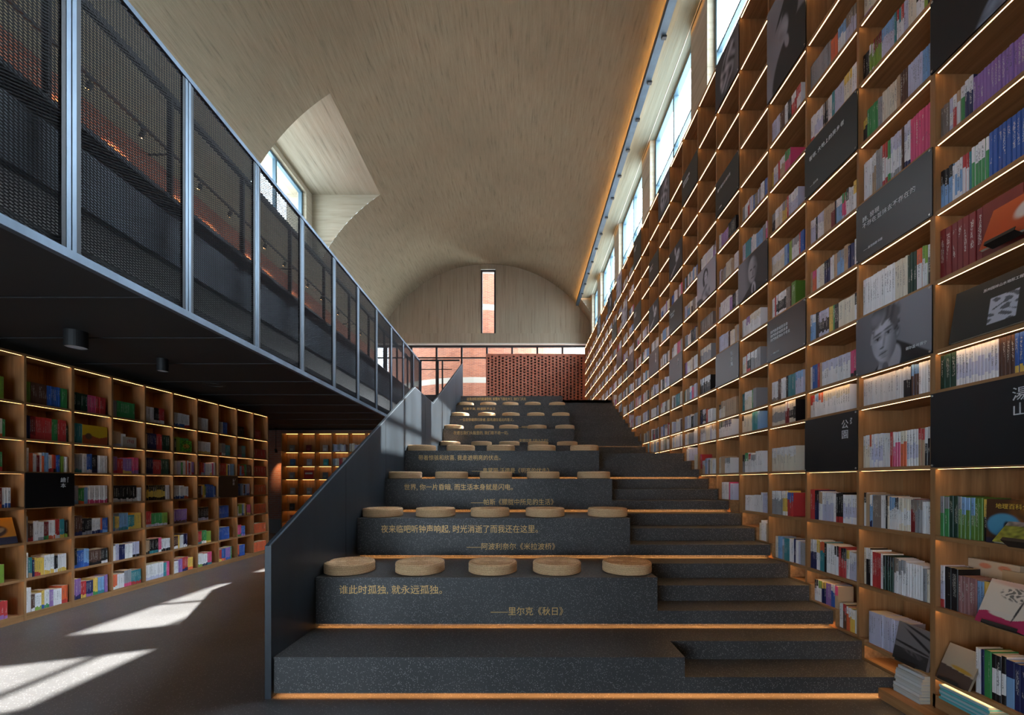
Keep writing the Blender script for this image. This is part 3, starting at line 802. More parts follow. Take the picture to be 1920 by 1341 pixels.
bc = empty('bookcase', (XBF, YB0, 0))
tag(bc, 'tall oak bookcase with lit shelves covering the whole right wall beside the steps', 'bookcase')
BK0, BK1 = -2, 24
for k in range(BK0, BK1 + 2):
    y = YB(k); t = 0.036 if k == 0 else 0.024
    b = MB(); b.box(XBF, XBB, y - t / 2, y + t / 2, max(level_at(y - .02), level_at(y) - 0.15) if y > 3.2 else 0.0, 7.66)
    par(b.build('upright', M_wood_v), bc)
b = MB(); b.box(XBB - .002, XBB + .008, YB(BK0), YB(BK1 + 1), 0, 7.66); par(b.build('back_panel', M_wood_v), bc)
BT = 0.028
boards, leds = [], []
def tread_breaks(y0, y1):
    ys_ = [y0] + [fr(i) for i in range(1, 29) if y0 + .02 < fr(i) < y1 - .02] + [y1]
    return [(ys_[i], ys_[i + 1], level_at((ys_[i] + ys_[i + 1]) / 2)) for i in range(len(ys_) - 1)]
for k in range(BK0, BK1 + 1):
    y0, y1 = YB(k) + .012, YB(k + 1) - .012
    segs = tread_breaks(y0, y1)
    for r, z in enumerate(S):
        ye = y0
        for a, c, L in segs:
            if L < z - 0.02: ye = c
        if ye - y0 < 0.06: continue
        boards.append((k, r, y0, ye, z))
nb = []
for q in boards:
    k, r, y0, y1, z = q
    top = 0.04 if r == 15 else BT
    nb.append((q, top))
near = sorted(nb, key=lambda q: (q[0][2] ** 2 + (q[0][4] - H) ** 2))
def board_mesh(b, q, top):
    k, r, y0, y1, z = q; b.box(XBF + .002, XBB, y0, y1, z, z + top)
def led_mesh(b, q):
    k, r, y0, y1, z = q; b.box(XBF + .010, XBF + .0165, y0 + .012, y1 - .012, z - .0004, z + .002)
ninframe = [q for q in near if -1 <= q[0][0]]
first = ninframe[:100]; rest = [q for q in near if q not in first]
for q, top in first:
    b = MB(); board_mesh(b, q, top); sh_ = par(b.build('shelf', M_wood_h), bc)
    b = MB(); led_mesh(b, q); b.build('light_strip', M_led, sh_)
b = MB(); b2 = MB()
for q, top in rest: board_mesh(b, q, top); led_mesh(b2, q)
tag(par(b.build('shelf', M_wood_h), bc), kind='stuff'); tag(par(b2.build('light_strip', M_led), bc), kind='stuff')
# stepped plinth under the lowest cells
b = MB()
for k in range(BK0, BK1 + 1):
    for a, c, L in tread_breaks(YB(k), YB(k + 1)):
        b.box(XBF - (.0 if L else .0), XBB, a, c, 0, L + 0.012 if L else (0.075 if k >= 0 else 0.16))
par(b.build('plinth', M_wood_h), bc)
b = MB(); b.box(2.66, XBF, YB(-1) - .6, 3.145, 0.0, 0.075); par(b.build('kick_board', M_wood_h), bc)

# cell contents on the right wall
for k in range(-1, BK1 + 1):
    y0, y1 = YB(k) + .012, YB(k + 1) - .012
    segs = tread_breaks(y0, y1)
    for r in range(15):
        if (k, r) in COVERED: continue
        z = S[r]; ceil = S[r + 1]
        full = [s for s in segs if s[2] < z - .02]
        if full:
            ya, yb_ = y0, full[-1][1]
            base = z + BT
            if (k, r) in ((-1, 5),): continue
            if r in EMPTYROWS and k < 12 and (k, r) not in SPEC: continue
            if r >= 10 and k < 12 and (k, r) not in SPEC and (k > 5 and r > 10): continue
            if r == 11 and k in (3, 5): continue
            L_ = yb_ - ya
            if (k, r) in SPEC: runs = parse(SPEC[(k, r)]); fit = k not in (-1,)
            else: runs = random_runs(L_, 'pale'); fit = False
            if k == -1 and r in (2, 1, 0, 6): fit = False
            fit = fit and not (k == 0 and r == 0)
            off = 0.225 if (k, r) == (-1, 0) else 0.0
            fill(FR, (XBF, yb_ - off, base), L_ - off, ceil - base, runs, (k, r), fit=fit)
        # parts of the bay where the steps form the bottom of this cell
        for a, c, L in segs:
            if z - .02 <= L and (L < ceil - .20) and (r == 0 or True):
                lower = [q for q in S if q <= L + .02]
                if lower and abs(lower[-1] - z) > 1e-6: continue
                if not lower and r != 0: continue
                base = L + .012
                if ceil - base < .2 or c - a < .08: continue
                if k == 1 and r == 0 and a > 3.7: runs = parse('KW2:26:200 MW2:26:205 YN2:28:200 U3:26:205 WB2:26:210 PA1:44:205')
                elif k == 1 and r == 0: runs = parse('W2:26:215 RV2:28:215 WO2:28:205 WY3:22:200 W1:24:195 M2:24:190')
                elif rnd.random() < .75: runs = random_runs(c - a, 'pale')
                else: continue
                fill(FR, (XBF, c, base), c - a, ceil - base, runs, (k, r), fit=(k == 1))
# floor-level cells below the first shelf are filled with lying stacks further down

# left bookcase
XLF, XLB, LP, LY = -5.75, -6.08, 0.517, 9.52
SL = [.08, .46, .88, 1.29, 1.70, 2.085, 2.505, 3.063]
def YL(j): return LY - LP * j
lb = empty('bookcase', (XLF, LY, 0))
tag(lb, 'low oak bookcase with lit shelves of colourful books under the mezzanine, left wall', 'bookcase')
NJ = 12
for j in range(0, NJ + 1):
    b = MB(); t = .034 if j in (0, 8) else .024
    b.box(XLB, XLF, YL(j) - t / 2, YL(j) + t / 2, 0, SL[7] + .03); par(b.build('upright', M_wood_v), lb)
b = MB(); b.box(XLB - .008, XLB + .002, YL(NJ), LY, 0, SL[7] + .03); par(b.build('back_panel', M_wood_v), lb)
LPOST = {(8, 3): ('name', '繪本', 'Picture'), (2, 3): ('name', '童書', 'Kids')}
lcells = sorted([(j, r) for j in range(NJ) for r in range(8)], key=lambda q: (YL(q[0]) < 4.5, YL(q[0])))
bs, ls = MB(), MB()
for n, (j, r) in enumerate(lcells):
    y0, y1, z = YL(j + 1) + .012, YL(j) - .012, SL[r]
    q = MB() if n < 88 else bs; e = MB() if n < 88 else ls
    q.box(XLB, XLF - .002, y0, y1, z - (.0 if r else .08), z + .028 if r else z)
    if r: e.box(XLF - .018, XLF - .010, y0 + .012, y1 - .012, z - .0004, z + .002)
    if n < 88:
        sh_ = par(q.build('shelf', M_wood_h), lb)
        if r: e.build('light_strip', M_led_low, sh_)
if bs.f: tag(par(bs.build('shelf', M_wood_h), lb), kind='stuff'); tag(par(ls.build('light_strip', M_led_low), lb), kind='stuff')
LSPEC = {(9, 6): 'B8:24:250 M3:24:250', (8, 6): 'M3:22:250 V8:22:250 B7:22:250 E4:22:250', (7, 6): 'F7:22:235 P4:22:235 R5:22:235', (6, 6): 'G3:22:235 E10:22:235', (5, 6): 'W6:22:235 KW3:22 RW4:22', (4, 6): 'WB9:22:230 WR4:22', (3, 6): 'W9:24:225', (2, 6): 'W5:22:220 B4:24:225', (1, 6): 'K8:24:200', (0, 6): 'D3:20 R4:40:190',
  (9, 5): 'P2:24:250 Y2:24 B2:24 CO4:26 E1:20', (8, 5): 'N3:22:270 DR3:22:270 R9:22:270 E3:26:270 R5:22:270 F1:20', (7, 5): 'T5:22:255', (6, 5): 'AL2:60:215 W1:60:190', (5, 5): 'A2:22 N5:26:250 R3:26:250 F4:30:245', (4, 5): 'F2:30:210 M1:60:240 E2:70:240', (3, 5): 'WY12:22:220', (2, 5): 'CR2:40:230 GW4:22 T5:22', (1, 5): 'HU5:26 T4:26:235', (0, 5): 'R5:80:205',
  (9, 4): 'W1:24:270 Y2:26:270 WK3:24:270 W3:22 ER2:20', (8, 4): 'W2:24:275 O2:24 W2:22 D2:20 W1:22 O1:26 S2:26 WR2:22 OR1:20 RK1:30 B2:26 M2:26 W2:24', (7, 4): 'GT5:22:240 W3:22:250 BW3:22:250 KN3:24:240 W6:22:240', (6, 4): 'UP3:24:245 R3:22 UY5:22 PU4:22:240', (5, 4): 'A1:24 N4:24:250 R5:24 F5:24:245', (0, 4): 'R5:80:215',
  (9, 3): 'T2:30:260 LW4:22 DO4:24 WB3:22', (7, 3): 'GS3:24:240 EO3:22 S2:22 WP12:20:240', (6, 3): 'KW12:30:235 W3:24', (5, 3): 'KYK10:30:235 W3:24', (4, 3): 'WB8:24:225 WO3:24', (0, 3): 'O5:80:215',
  (9, 2): '', (8, 2): 'G2:22:300 VR3:22 W3:22 WG3:24 DE3:22 WO4:22 RW3:22 TY3:22 KM2:22', (7, 2): 'VN6:20:260 KG6:20 WN5:22 OB1:26 BS3:24', (6, 2): 'TB2:22 YG3:20 ST6:20:250 TY4:22 Y4:24', (5, 2): 'RL4:24:240 EL7:22 ML4:22', (4, 2): 'UV12:20:235', (3, 2): 'KL10:22:235', (2, 2): 'B10:24:235', (0, 2): 'O5:80:205',
  (9, 1): 'WY10:22:250 M2:22', (8, 1): 'W2:22:290 TA2:22 N1:24 YR3:22 Y2:22 WY5:24 KW2:22 WY5:22', (7, 1): 'KB3:22:260 B4:22 SB3:24 VK8:22 KW4:22', (6, 1): 'W2:24 L2:22 N3:24 W4:24 LK4:22', (5, 1): 'AK3:24 KT6:22 PW2:22 WK6:22', (4, 1): 'VW4:24 Y1:24 W3:22 NW3:22', (3, 1): 'RT4:24 EW4:22 MY4:24', (2, 1): 'B11:24:235', (1, 1): 'PE5:24 BU4:24', (0, 1): 'O6:60:200',
  (9, 0): 'W3:22:250 EW3:22 R2:22 B2:22 RU3:24', (8, 0): 'W4:22:290 VW2:24 WM4:22 YB2:22 WE3:22 U3:20 W5:24 OR4:22', (7, 0): 'W1:22 UN4:22:265 RY3:22 NU4:22 YE3:22 ST4:22 U2:22', (6, 0): 'OW3:24 W4:22 GP4:22 TR6:22', (5, 0): 'WL12:24:240 T2:24 P2:22', (4, 0): 'W4:24 U3:22 RN4:24 YO4:22', (3, 0): 'WM5:22 WN4:24 PT4:22', (2, 0): 'RY3:28:225 BO3:28 UB4:28 E1:24', (1, 0): 'ON3:24 B5:28:225', (0, 0): 'O10:44:205'}
for j in range(NJ):
    for r in range(7):
        if (j, r) in LPOST: continue
        base = SL[r] + (.028 if r else 0.0); ceil = SL[r + 1]; y0 = YL(j + 1) + .012; L_ = LP - .024
        sp = LSPEC.get((j, r)); hb = .215 if r < 6 else .24
        if sp == '': continue
        runs = parse(sp) if sp else random_runs(L_ * (.9), 'kids' if j < 9 or r < 4 else 'kids')
        fill(FL, (XLF, y0, base), L_ * (1.0 if j in (9, 10, 11) else .97), ceil - base, runs, (j, r + 100), fit=bool(sp), hbase=hb)

# far bookcase under the mezzanine, facing the hall
YF = 12.70
fb = empty('bookcase', (-7.27, YF, 0))
tag(fb, 'small display bookcase with lit cells at the far end under the mezzanine', 'bookcase')
FX = [-7.27 + .505 * i for i in range(12)]
for i, x in enumerate(FX):
    b = MB(); b.box(x - .012, x + .012, YF, YF + .30, 0, 3.09); par(b.build('upright', M_wood_v), fb)
b = MB(); b.box(FX[0], FX[-1], YF + .29, YF + .305, 0, 3.09); par(b.build('back_panel', M_wood_v), fb)
SF = [.08, .36, .71, 1.185, 1.66, 2.06, 2.487, 3.063]
n = 0
for i in range(len(FX) - 1):
    for r in range(8):
        b = MB(); b.box(FX[i] + .012, FX[i + 1] - .012, YF + .002, YF + .30, SF[r] - (.08 if r == 0 else 0), SF[r] + (.025 if r else 0)); sh_ = par(b.build('shelf', M_wood_h), fb)
        if r:
            b = MB(); b.box(FX[i] + .03, FX[i + 1] - .03, YF + .20, YF + .225, SF[r] - .009, SF[r] - .001); b.build('light_strip', M_led_far, sh_)
for i in range(3, 11):
    for r in (6, 5):
        fill(FF, (FX[i] + .015, YF, SF[r] + .026), .47, .5, random_runs(.47, 'pale'), (i, r + 200), fit=False)


# ================================================================== POSTER BOARDS
def sm(a, b_, x):
    t_ = min(1, max(0, (x - a) / (b_ - a))); return t_ * t_ * (3 - 2 * t_)
def ell(u, v, cx, cy, rx, ry, rot=0.0, soft=0.18):
    du, dv = u - cx, v - cy; c, s_ = math.cos(rot), math.sin(rot)
    d = math.hypot((du * c + dv * s_) / rx, (-du * s_ + dv * c) / ry)
    return 1 - sm(1 - soft, 1 + soft, d)
def wob(u, v, f=7.0, p=0.0): return math.sin(f * u + 2.1 * math.sin(f * .7 * v + p)) * math.cos(f * .9 * v + 1.3 * math.sin(f * .6 * u - p))
def grey(g, tint=(1.0, 1.0, 1.16)): return tuple(max(0.004, g * q) for q in tint)
def lerp(a, b_, t_): return a + (b_ - a) * t_
def p_young(u, v):
    x = u * 1.38                                             # square units, width 1.38
    g = lerp(.165, .24, sm(.4, 1.3, x + .25 * v))
    g = lerp(g, .13, 1 - sm(0, .35, u))
    # coat, then shirt, tie and neck
    coat = sm(.02, -.02, v - (.40 - 1.15 * abs(x - .80) * (0.55 if x > .8 else 0.85)))
    g = lerp(g, .022 + .012 * wob(x, v, 9), coat)
    shirt = ell(x, v, .66, .02, .19, .34, -.45, .08)
    g = lerp(g, .42, shirt)
    g = lerp(g, .30, ell(x, v, .60, .20, .125, .20, -.25, .2))
    tie = ell(x, v, .60, .0, .06, .10, 0, .15); g = lerp(g, .16, tie)
    # head
    dx, dy = x - .57, v - .46
    face = ell(x, v, .57, .46, .235 + .02 * (v > .46), .36, .12, .07)
    tone = lerp(.52, .17, sm(-.02, .25, dx + .18 * (.46 - v)))
    tone = lerp(tone, .36, sm(-.12, -.24, dx)) - .06 * ell(x, v, .46, .36, .07, .13, .2, .6)
    tone += .05 * ell(x, v, .50, .70, .12, .08, 0, .6) + .05 * ell(x, v, .50, .43, .06, .06, 0, .7)
    g = lerp(g, tone, face)
    g = lerp(g, .15, ell(x, v, .825, .52, .045, .10, -.2, .2)); g = lerp(g, .26, ell(x, v, .832, .53, .025, .07, -.2, .4))
    ed = .035 * wob(x, v, 17) + .02 * wob(x, v, 41)
    hair = max(ell(x, v + ed, .60, .90, .27, .16, -.10, .14), ell(x + ed, v, .77, .74, .080, .21, .10, .2), ell(x + ed, v, .40, .80, .10, .15, .6, .25), ell(x + ed, v, .365, .66, .035, .11, .1, .4))
    hair *= 1 - ell(x, v + ed * .7, .56, .60, .185, .145, .25, .25)
    strand = .5 + .5 * math.sin(30 * (dy - .8 * dx * dx - .9 * dx) + 5 * wob(x, v, 8))
    g = lerp(g, .055 + .05 * strand + (.15 + .07 * strand) * ell(x, v, .43, .84, .14, .12, .3, .7), hair)
    for ex, ey in ((.455, .505), (.66, .565)):
        g = lerp(g, .16, ell(x, v, ex, ey + .012, .082, .045, .25, .6) * .75)
        g = lerp(g, .34, ell(x, v, ex - .004, ey - .004, .052, .020, .25, .4))
        g = lerp(g, .03, ell(x, v, ex, ey, .021, .021, 0, .3)); g = lerp(g, .04, ell(x, v, ex, ey + .020, .056, .009, .25, .4))
        g = lerp(g, .09, ell(x, v, ex - .005, ey + .080, .092, .018, .26, .5) * .9)
    g = lerp(g, .17, ell(x, v, .575, .44, .022, .11, -.18, .7) * .6)
    g = lerp(g, .07, ell(x, v, .535, .345, .042, .015, .2, .4) * .85); g = lerp(g, .50, ell(x, v, .515, .385, .022, .03, 0, .6) * .6)
    g = lerp(g, .07, ell(x, v, .555, .252, .088, .012, .24, .4) * .95)
    g = lerp(g, .20, ell(x, v, .555, .275, .070, .016, .24, .5) * .6); g = lerp(g, .24, ell(x, v, .565, .222, .062, .022, .22, .5) * .6)
    g = lerp(g, .15, ell(x, v, .575, .185, .06, .014, .2, .7) * .5)
    return grey(g)
def p_old(u, v):
    x = u * 1.3
    g = lerp(.22, .03, sm(.30, .75, x + .1 * v))
    g = lerp(g, .02, sm(.02, -.02, v - (.30 - .55 * abs(x - .72))))
    g = lerp(g, .45, ell(x, v, .72, .10, .09, .16, 0, .2)); g = lerp(g, .03, ell(x, v, .72, .06, .035, .14, 0, .2))
    f = ell(x, v, .68, .58, .20, .32, 0, .15)
    g = lerp(g, lerp(.34, .10, sm(.62, .85, x)) + .03 * wob(x, v, 14), f)
    for ex in (.61, .76): g = lerp(g, .04, ell(x, v, ex, .60, .05, .022, 0, .5))
    g = lerp(g, .08, ell(x, v, .69, .49, .035, .08, 0, .5) * .6); g = lerp(g, .05, ell(x, v, .68, .38, .07, .014, 0, .4))
    return grey(g)
def p_woman(u, v):
    x = u * 1.3
    g = lerp(.42, .34, v)
    g = lerp(g, .03, max(ell(x, v, .62, .72, .17, .20, 0, .1), ell(x, v, .50, .55, .06, .18, .2, .2)))
    g = lerp(g, .46, ell(x, v, .64, .66, .10, .17, 0, .15))
    for ex in (.60, .69): g = lerp(g, .06, ell(x, v, ex, .69, .025, .012, 0, .5))
    g = lerp(g, .12, ell(x, v, .645, .57, .035, .010, 0, .4)); g = lerp(g, .40, ell(x, v, .63, .47, .05, .1, 0, .2))
    d = ell(x, v, .62, .16, .30, .27, 0, .1); g = lerp(g, .30 + .16 * wob(x, v, 13), d)
    g = lerp(g, .05, ell(x, v, .15, .0, .3, .16, 0, .2))
    return grey(g)
def p_dark(u, v):
    s_ = ell(u, v, .88, .10, .30, .50, -.95, .06)
    g = .006 + s_ * (.22 + .09 * wob(u, v, 26))
    return (g * .75, g * .95, g * 1.25)
def p_profile(u, v):
    g = .20 + .04 * wob(u, v, 5)
    body = max(ell(u, v, .70, .12, .55, .34, .25, .06), ell(u, v, .62, .60, .22, .22, .3, .08), ell(u, v, .60, .86, .40, .04, .55, .15))
    g = lerp(g, .012, body); g = lerp(g, .27 + .08 * wob(u, v, 16), ell(u, v, .46, .53, .13, .13, .2, .2))
    g = lerp(g, .30, ell(u, v, .55, .36, .05, .08, .5, .2))
    return grey(g)
def p_hand(u, v):
    g = lerp(.03, .12, sm(.6, 1, u))
    m_ = ell(u, v, .55, .50, .30, .42, -.35, .12)
    return grey(lerp(g, .22 + .22 * wob(u, v, 15, 1.0), m_))
def p_figure(u, v):
    m_ = max(ell(u, v, .68, .55, .13, .20, -.5, .15), ell(u, v, .50, .80, .05, .16, .2, .2), ell(u, v, .35, .18, .25, .05, .5, .3))
    return grey(lerp(.016, .34 + .12 * wob(u, v, 18), m_))
def p_light(u, v):
    return grey(max(.03, .26 + .20 * wob(u, v, 9, .7)))
FACEF = dict(young=(p_young, 'a serious young man in a dark jacket'), old=(p_old, 'an old man in suit and tie'), woman=(p_woman, 'a dark-haired woman in a pale dress'), dark=(p_dark, 'a pale blue sleeve against black'),
             profile=(p_profile, 'a figure in a dark hat'), hand=(p_hand, 'a wrinkled hand'), figure=(p_figure, 'a pale figure on black'), light=(p_light, 'a bright blurred figure'))
def painted(b, P, w_, h_, nu, nv, fn):
    """grid of w x h; P(a, g) -> 3-D point"""
    base = len(b.v); cols = []
    for j in range(nv + 1):
        for i in range(nu + 1):
            b.v.append(tuple(P(w_ * i / nu, h_ * j / nv))); cols.append(fn(i / nu, j / nv))
    for j in range(nv):
        for i in range(nu):
            q = [j * (nu + 1) + i, j * (nu + 1) + i + 1, (j + 1) * (nu + 1) + i + 1, (j + 1) * (nu + 1) + i]
            b.f.append(tuple(base + a for a in q)); b.m.append(0); b.c.append([cols[a] for a in q]); b.uv.append([(-1, -1)] * 4)
def poster(facing, xf, yl, yr, z0, z1, spec, where, nth):
    """board hung on the front of the shelves; yl = viewer's left edge"""
    sgn = -1 if facing == 'right' else 1
    kind = spec[0]
    r = empty('poster', (xf, yl, z0))
    b = MB(); b.box(xf + sgn * .002, xf + sgn * .010, yl, yr, z0, z1); par(b.build('board', M_board), r)
    w_, h_ = abs(yr - yl), z1 - z0; xs = xf + sgn * .0115
    def at(a, g): return (xs, yl + (-a if facing == 'right' else a), z0 + g)
    if kind == 'face':
        fn, what = FACEF[spec[1]]
        big = where[0] < 6; nu = 110 if spec[1] == 'young' else 64 if big else 30
        b = MB(); painted(b, at, w_, h_, nu, int(nu * h_ / w_), fn); par(b.build('print', M_paint, smooth=True), r)
        tag(r, 'photo poster of %s, %s bay from right' % (what, ORD[where[0] + 1]), 'poster', 'poster boards on the shelves')
        if spec[1] == 'young': text('谢尔盖·叶赛宁', (xs - .001, yl - w_ * .70, z0 + h_ * .17), facing, .026, M_print, r)
    else:
        t1, t2 = spec[1], spec[2]
        if kind == 'name':
            cs = .082 if facing == 'right' else .064
            u0 = w_ * (.735 if facing == 'right' else .69)
            for n_, ch in enumerate(t1): p = at(u0, h_ * .80 - cs * 1.08 * (n_ + .35)); text(ch, (p[0], p[1], p[2]), facing, cs, M_print, r)
            p = at(u0 + cs * 1.22, h_ * .80 + cs * .55); text(t2, p, facing, cs * .36, M_print, r, rot=-math.pi / 2, name='caption')
        elif kind == 'name3':
            for n_, ch in enumerate(t1): text(ch, at(w_ * .68, h_ * .72 - .070 * n_), facing, .066, M_print, r)
        elif t1:
            sz = .046 if len(t1) < 24 else .038
            text(t1, at(w_ * .10, h_ * .66), facing, sz, M_print, r, spacing=1.05, line=1.15)
            if t2: text(t2, at(w_ * .12, h_ * .14), facing, .022, M_print, r, name='caption')
        first_ = t1.split('\n')[0].replace(', ', '')
        if facing == 'right':
            sh = 'black poster board reading %s, %s shelf up, %s bay from right' % (first_, ORD[where[1]], ORD[where[0] + 1]) if t1 else 'blank black poster board, %s shelf up, %s bay from right' % (ORD[where[1]], ORD[where[0] + 1])
        else: sh = 'black poster board reading %s on the low left bookcase' % t1
        tag(r, sh, 'poster', 'poster boards on the shelves')
    if where[0] < 6:
        for a, g in ((.02, .03), (.98, .03), (.02, .97), (.98, .97)):
            p = at(a * w_, g * h_); b = MB(); b.lathe([(.0075, 0), (.0075, .003), (.005, .005)], 12)
            b.v = [(p[0] + sgn * q[2], p[1] + q[0], p[2] + q[1]) for q in b.v]; par(b.build('stud', M_stud), r)
for (k, r_), spec in POSTER.items():
    z1 = S[14] + .01 if (k, r_) == (2, 12) else S[r_ + 1] + .006
    poster('right', XBF - .001, YB(k + 1) + .004, YB(k) - .006, S[r_] + .012, z1, spec, (k, r_), 0)
for (j, r_), spec in LPOST.items():
    poster('left', XLF + .001, YL(j + 1) - .008, YL(j) + .008, SL[r_] + .012, SL[r_ + 1] + .016, spec, (j, r_), 0)

# ================================================================== BOOKS SHOWN FACE OUT, LYING BOOKS
def face_book(facing, xf, yl, z0, w_, h_, th, lean, fn, lab, spine=(.1, .1, .1), title=None, n=44, tsize=.03, tpos=(.15, .8), stand=False, tmat=None):
    sgn = -1 if facing == 'right' else 1; ca, sa = math.cos(lean), math.sin(lean)
    o = Vector((xf, yl, z0))
    u = Vector((0, -1 if facing == 'right' else 1, 0)); nn = Vector((-sgn, 0, 0)); z = Vector((0, 0, 1))
    up = z * ca + nn * sa; back = nn * ca - z * sa
    b = MB(); P = lambda a, g, e=0.0: tuple(u * a + up * g + back * e)
    painted(b, lambda a, g: P(a, g), w_, h_, n, max(6, int(n * h_ / w_)), fn)
    e0, e1 = .0006, th
    b.face([P(0, 0, e0), P(w_, 0, e0), P(w_, h_, e0), P(0, h_, e0)], 0, spine)
    for q in ([(0, 0, 0), (0, 0, e1), (0, h_, e1), (0, h_, 0)], [(w_, 0, 0), (w_, h_, 0), (w_, h_, e1), (w_, 0, e1)]): b.face([P(*p) for p in q], 0, spine)
    b.face([P(0, 0, e1), P(w_, 0, e1), P(w_, h_, e1), P(0, h_, e1)], 0, spine)
    bo = b.build('book', M_paint, loc=o)
    pg = MB(); pg.obox(P(.002, .002, .002), u * (w_ - .004), up * (h_ - .004), back * (th - .004)); pg.build('pages', M_pages, bo)
    tag(bo, lab, 'book')
    if title:
        R = Matrix((u, up, (u.cross(up)))).transposed().to_4x4()
        cu = bpy.data.curves.new('title', 'FONT'); cu.body = title; cu.size = tsize; cu.extrude = .0003; cu.materials.append(tmat or M_print); cu.resolution_u = 2
        to = bpy.data.objects.new('title', cu); C.objects.link(to); to.parent = bo
        to.matrix_local = Matrix.Translation(u * w_ * tpos[0] + up * h_ * tpos[1] - back * .0006) @ R
    if stand:
        s_ = MB(); s_.obox(o - back * .03 - up * .004 + u * w_ * .2, u * w_ * .6, back * .06, up * .003); s_.obox(o - back * .03 + u * w_ * .2 - up * .004, u * w_ * .6, back * .003, up * .022)
        s_.obox(o + back * (th + .002) + u * w_ * .3 - up * .004, u * w_ * .4, back * .003, up * h_ * .5)
        so = s_.build('book_stand', M_black); tag(so, 'small black stand holding the ' + ' '.join(lab.replace(',', '').split()[:7]), 'book stand')
    return bo
X0_ = XBF
def c_geo(u, v):
    c = (.07, .028, .012); f = .5 + .5 * wob(u, v, 16); c = tuple(lerp(a, b_, f * sm(.3, .9, u) * .8) for a, b_ in zip(c, (.30, .12, .02)))
    s_ = ell(u, v, .38, .42, .36, .26, 0, .12); c = tuple(lerp(a, b_, s_) for a, b_ in zip(c, (.08, .30, .48)))
    c = tuple(lerp(a, b_, ell(u, v, .5, .30, .10, .22, .3, .15)) for a, b_ in zip(c, (.012, .01, .008)))
    return tuple(lerp(a, b_, sm(.14, .10, v)) for a, b_ in zip(c, (.02, .02, .05)))
M_yel = mat('yellow_print', (.75, .50, .06), .5)
face_book('right', X0_ + .02, 2.578, S[2] + BT, .24, .265, .02, .02, c_geo, 'dark geography book with a sunset tree cover, after the green book row', (.05, .02, .01), '地理百科全书', tsize=.034, tpos=(.20, .80), tmat=M_yel)
def c_moss(u, v):
    f = wob(u, v, 20) * .5 + wob(u * 2.3, v * 2, 14, 2) * .5
    a = (.20, .24, .03) if v > .72 or v < .40 else (.20, .18, .19)
    return tuple(max(.01, q * (1 + .75 * f)) for q in a)
face_book('right', X0_ - .075, 2.46, S[2] + BT + .022, .32, .30, .016, .70, c_moss, 'mossy green landscape book propped on a black stand, third shelf up', (.1, .12, .02), stand=True, n=60)
def c_orange(u, v): return tuple(q * (1 + .2 * wob(u, v, 6)) for q in ((.62, .10, .01) if v > .3 else (.68, .32, .02)))
face_book('right', X0_ + .03, 2.545, S[1] + BT, .19, .225, .04, .0, c_orange, 'orange book with a yellow foot standing beside the tree-cover book', (.5, .25, .02), '民族', tsize=.05, tpos=(.22, .45), tmat=M_yel)
def c_tree(u, v):
    c = (.62, .57, .50)
    if v < .24 + .05 * math.sin(9 * u): c = (.40, .02, .10)
    tr_ = ell(u, v, .62, .42, .018, .26, -.15, .3); cr = ell(u, v, .60, .74, .36, .15, 0, .15) * (1 if wob(u, v, 42) > .12 else 0)
    ed = ell(u, v, .55, .97, .5, .08, 0, .4) * .5
    c = tuple(lerp(a, b_, max(tr_, cr * .8)) for a, b_ in zip(c, (.03, .03, .035)))
    c = tuple(lerp(a, b_, ed) for a, b_ in zip(c, (.50, .18, .14)))
    return tuple(lerp(a, b_, ell(u, v, .38, .27, .2, .06, 0, .2)) for a, b_ in zip(c, (.60, .57, .52)))
face_book('right', X0_ - .07, 2.56, S[1] + BT + .012, .30, .275, .018, .40, c_tree, 'white book with a bare black tree above a crimson band, on a stand', (.4, .03, .1), stand=True, n=90)
plainc = lambda c: (lambda u, v: tuple(q * (1 + .06 * wob(u, v, 9)) for q in c))
face_book('right', X0_ + .215, 2.865, S[1] + BT, .30, .335, .03, .0, lambda u, v: tuple(lerp(a, b_, max(ell(u, v, .35, .9, .12, .05), ell(u, v, .72, .9, .12, .05))) for a, b_ in zip((.50, .42, .32), (.52, .20, .12))), 'cream picture book at the back of the second shelf, nearest bay', (.5, .42, .3))
face_book('right', X0_ + .19, 2.64, S[1] + BT, .30, .30, .02, .0, plainc((.42, .32, .20)), 'tan book at the back of the second shelf behind the pink books', (.4, .3, .2))
def c_tilt(u, v):
    c = (.40, .33, .25) if v > .42 - .1 * u else (.075, .045, .035)
    return tuple(lerp(a, b_, ell(u, v, .62, .42, .32, .05, -.1, .2)) for a, b_ in zip(c, (.42, .25, .03)))
face_book('right', X0_ - .03, 2.845, S[0] + BT + .008, .21, .25, .015, .42, c_tilt, 'cream and brown book leaning at the left end of the lowest shelf', (.3, .25, .2), stand=True)
face_book('right', X0_ + .03, 2.605, S[6] + BT, .21, .335, .05, .0, plainc((.17, .022, .018)), 'large dark red volume beside the row of red spines', (.18, .02, .02), '地理学', tsize=.035, tpos=(.2, .62), tmat=M_gold)
face_book('right', X0_ - .06, 2.545, S[6] + BT + .02, .26, .28, .02, .35, lambda u, v: tuple(lerp(a, b_, ell(u, v, .75, .55, .2, .2, 0, .3)) for a, b_ in zip((.42, .055, .012), (.55, .5, .48))), 'bright red-orange book propped in front of the red volumes', (.4, .05, .02), stand=True)
def c_cat(u, v):
    c = (.022, .022, .018); pic = (.44 < u < .74) and (.14 < v < .62)
    if pic: c = tuple((.42 + .18 * (1 if wob(u, v, 30) > -.2 else -1.6)) * q for q in (.8, .85, 1.0))
    return tuple(max(.01, q) for q in c)
face_book('right', X0_ - .02, 2.765, S[5] + BT + .003, .50, .335, .02, .16, c_cat, 'wide dark landscape catalogue with one white picture, propped on the shelf', (.02, .02, .018), '苏州园林山水地形工程规划设计图集', tsize=.021, tpos=(.34, .80), n=90)
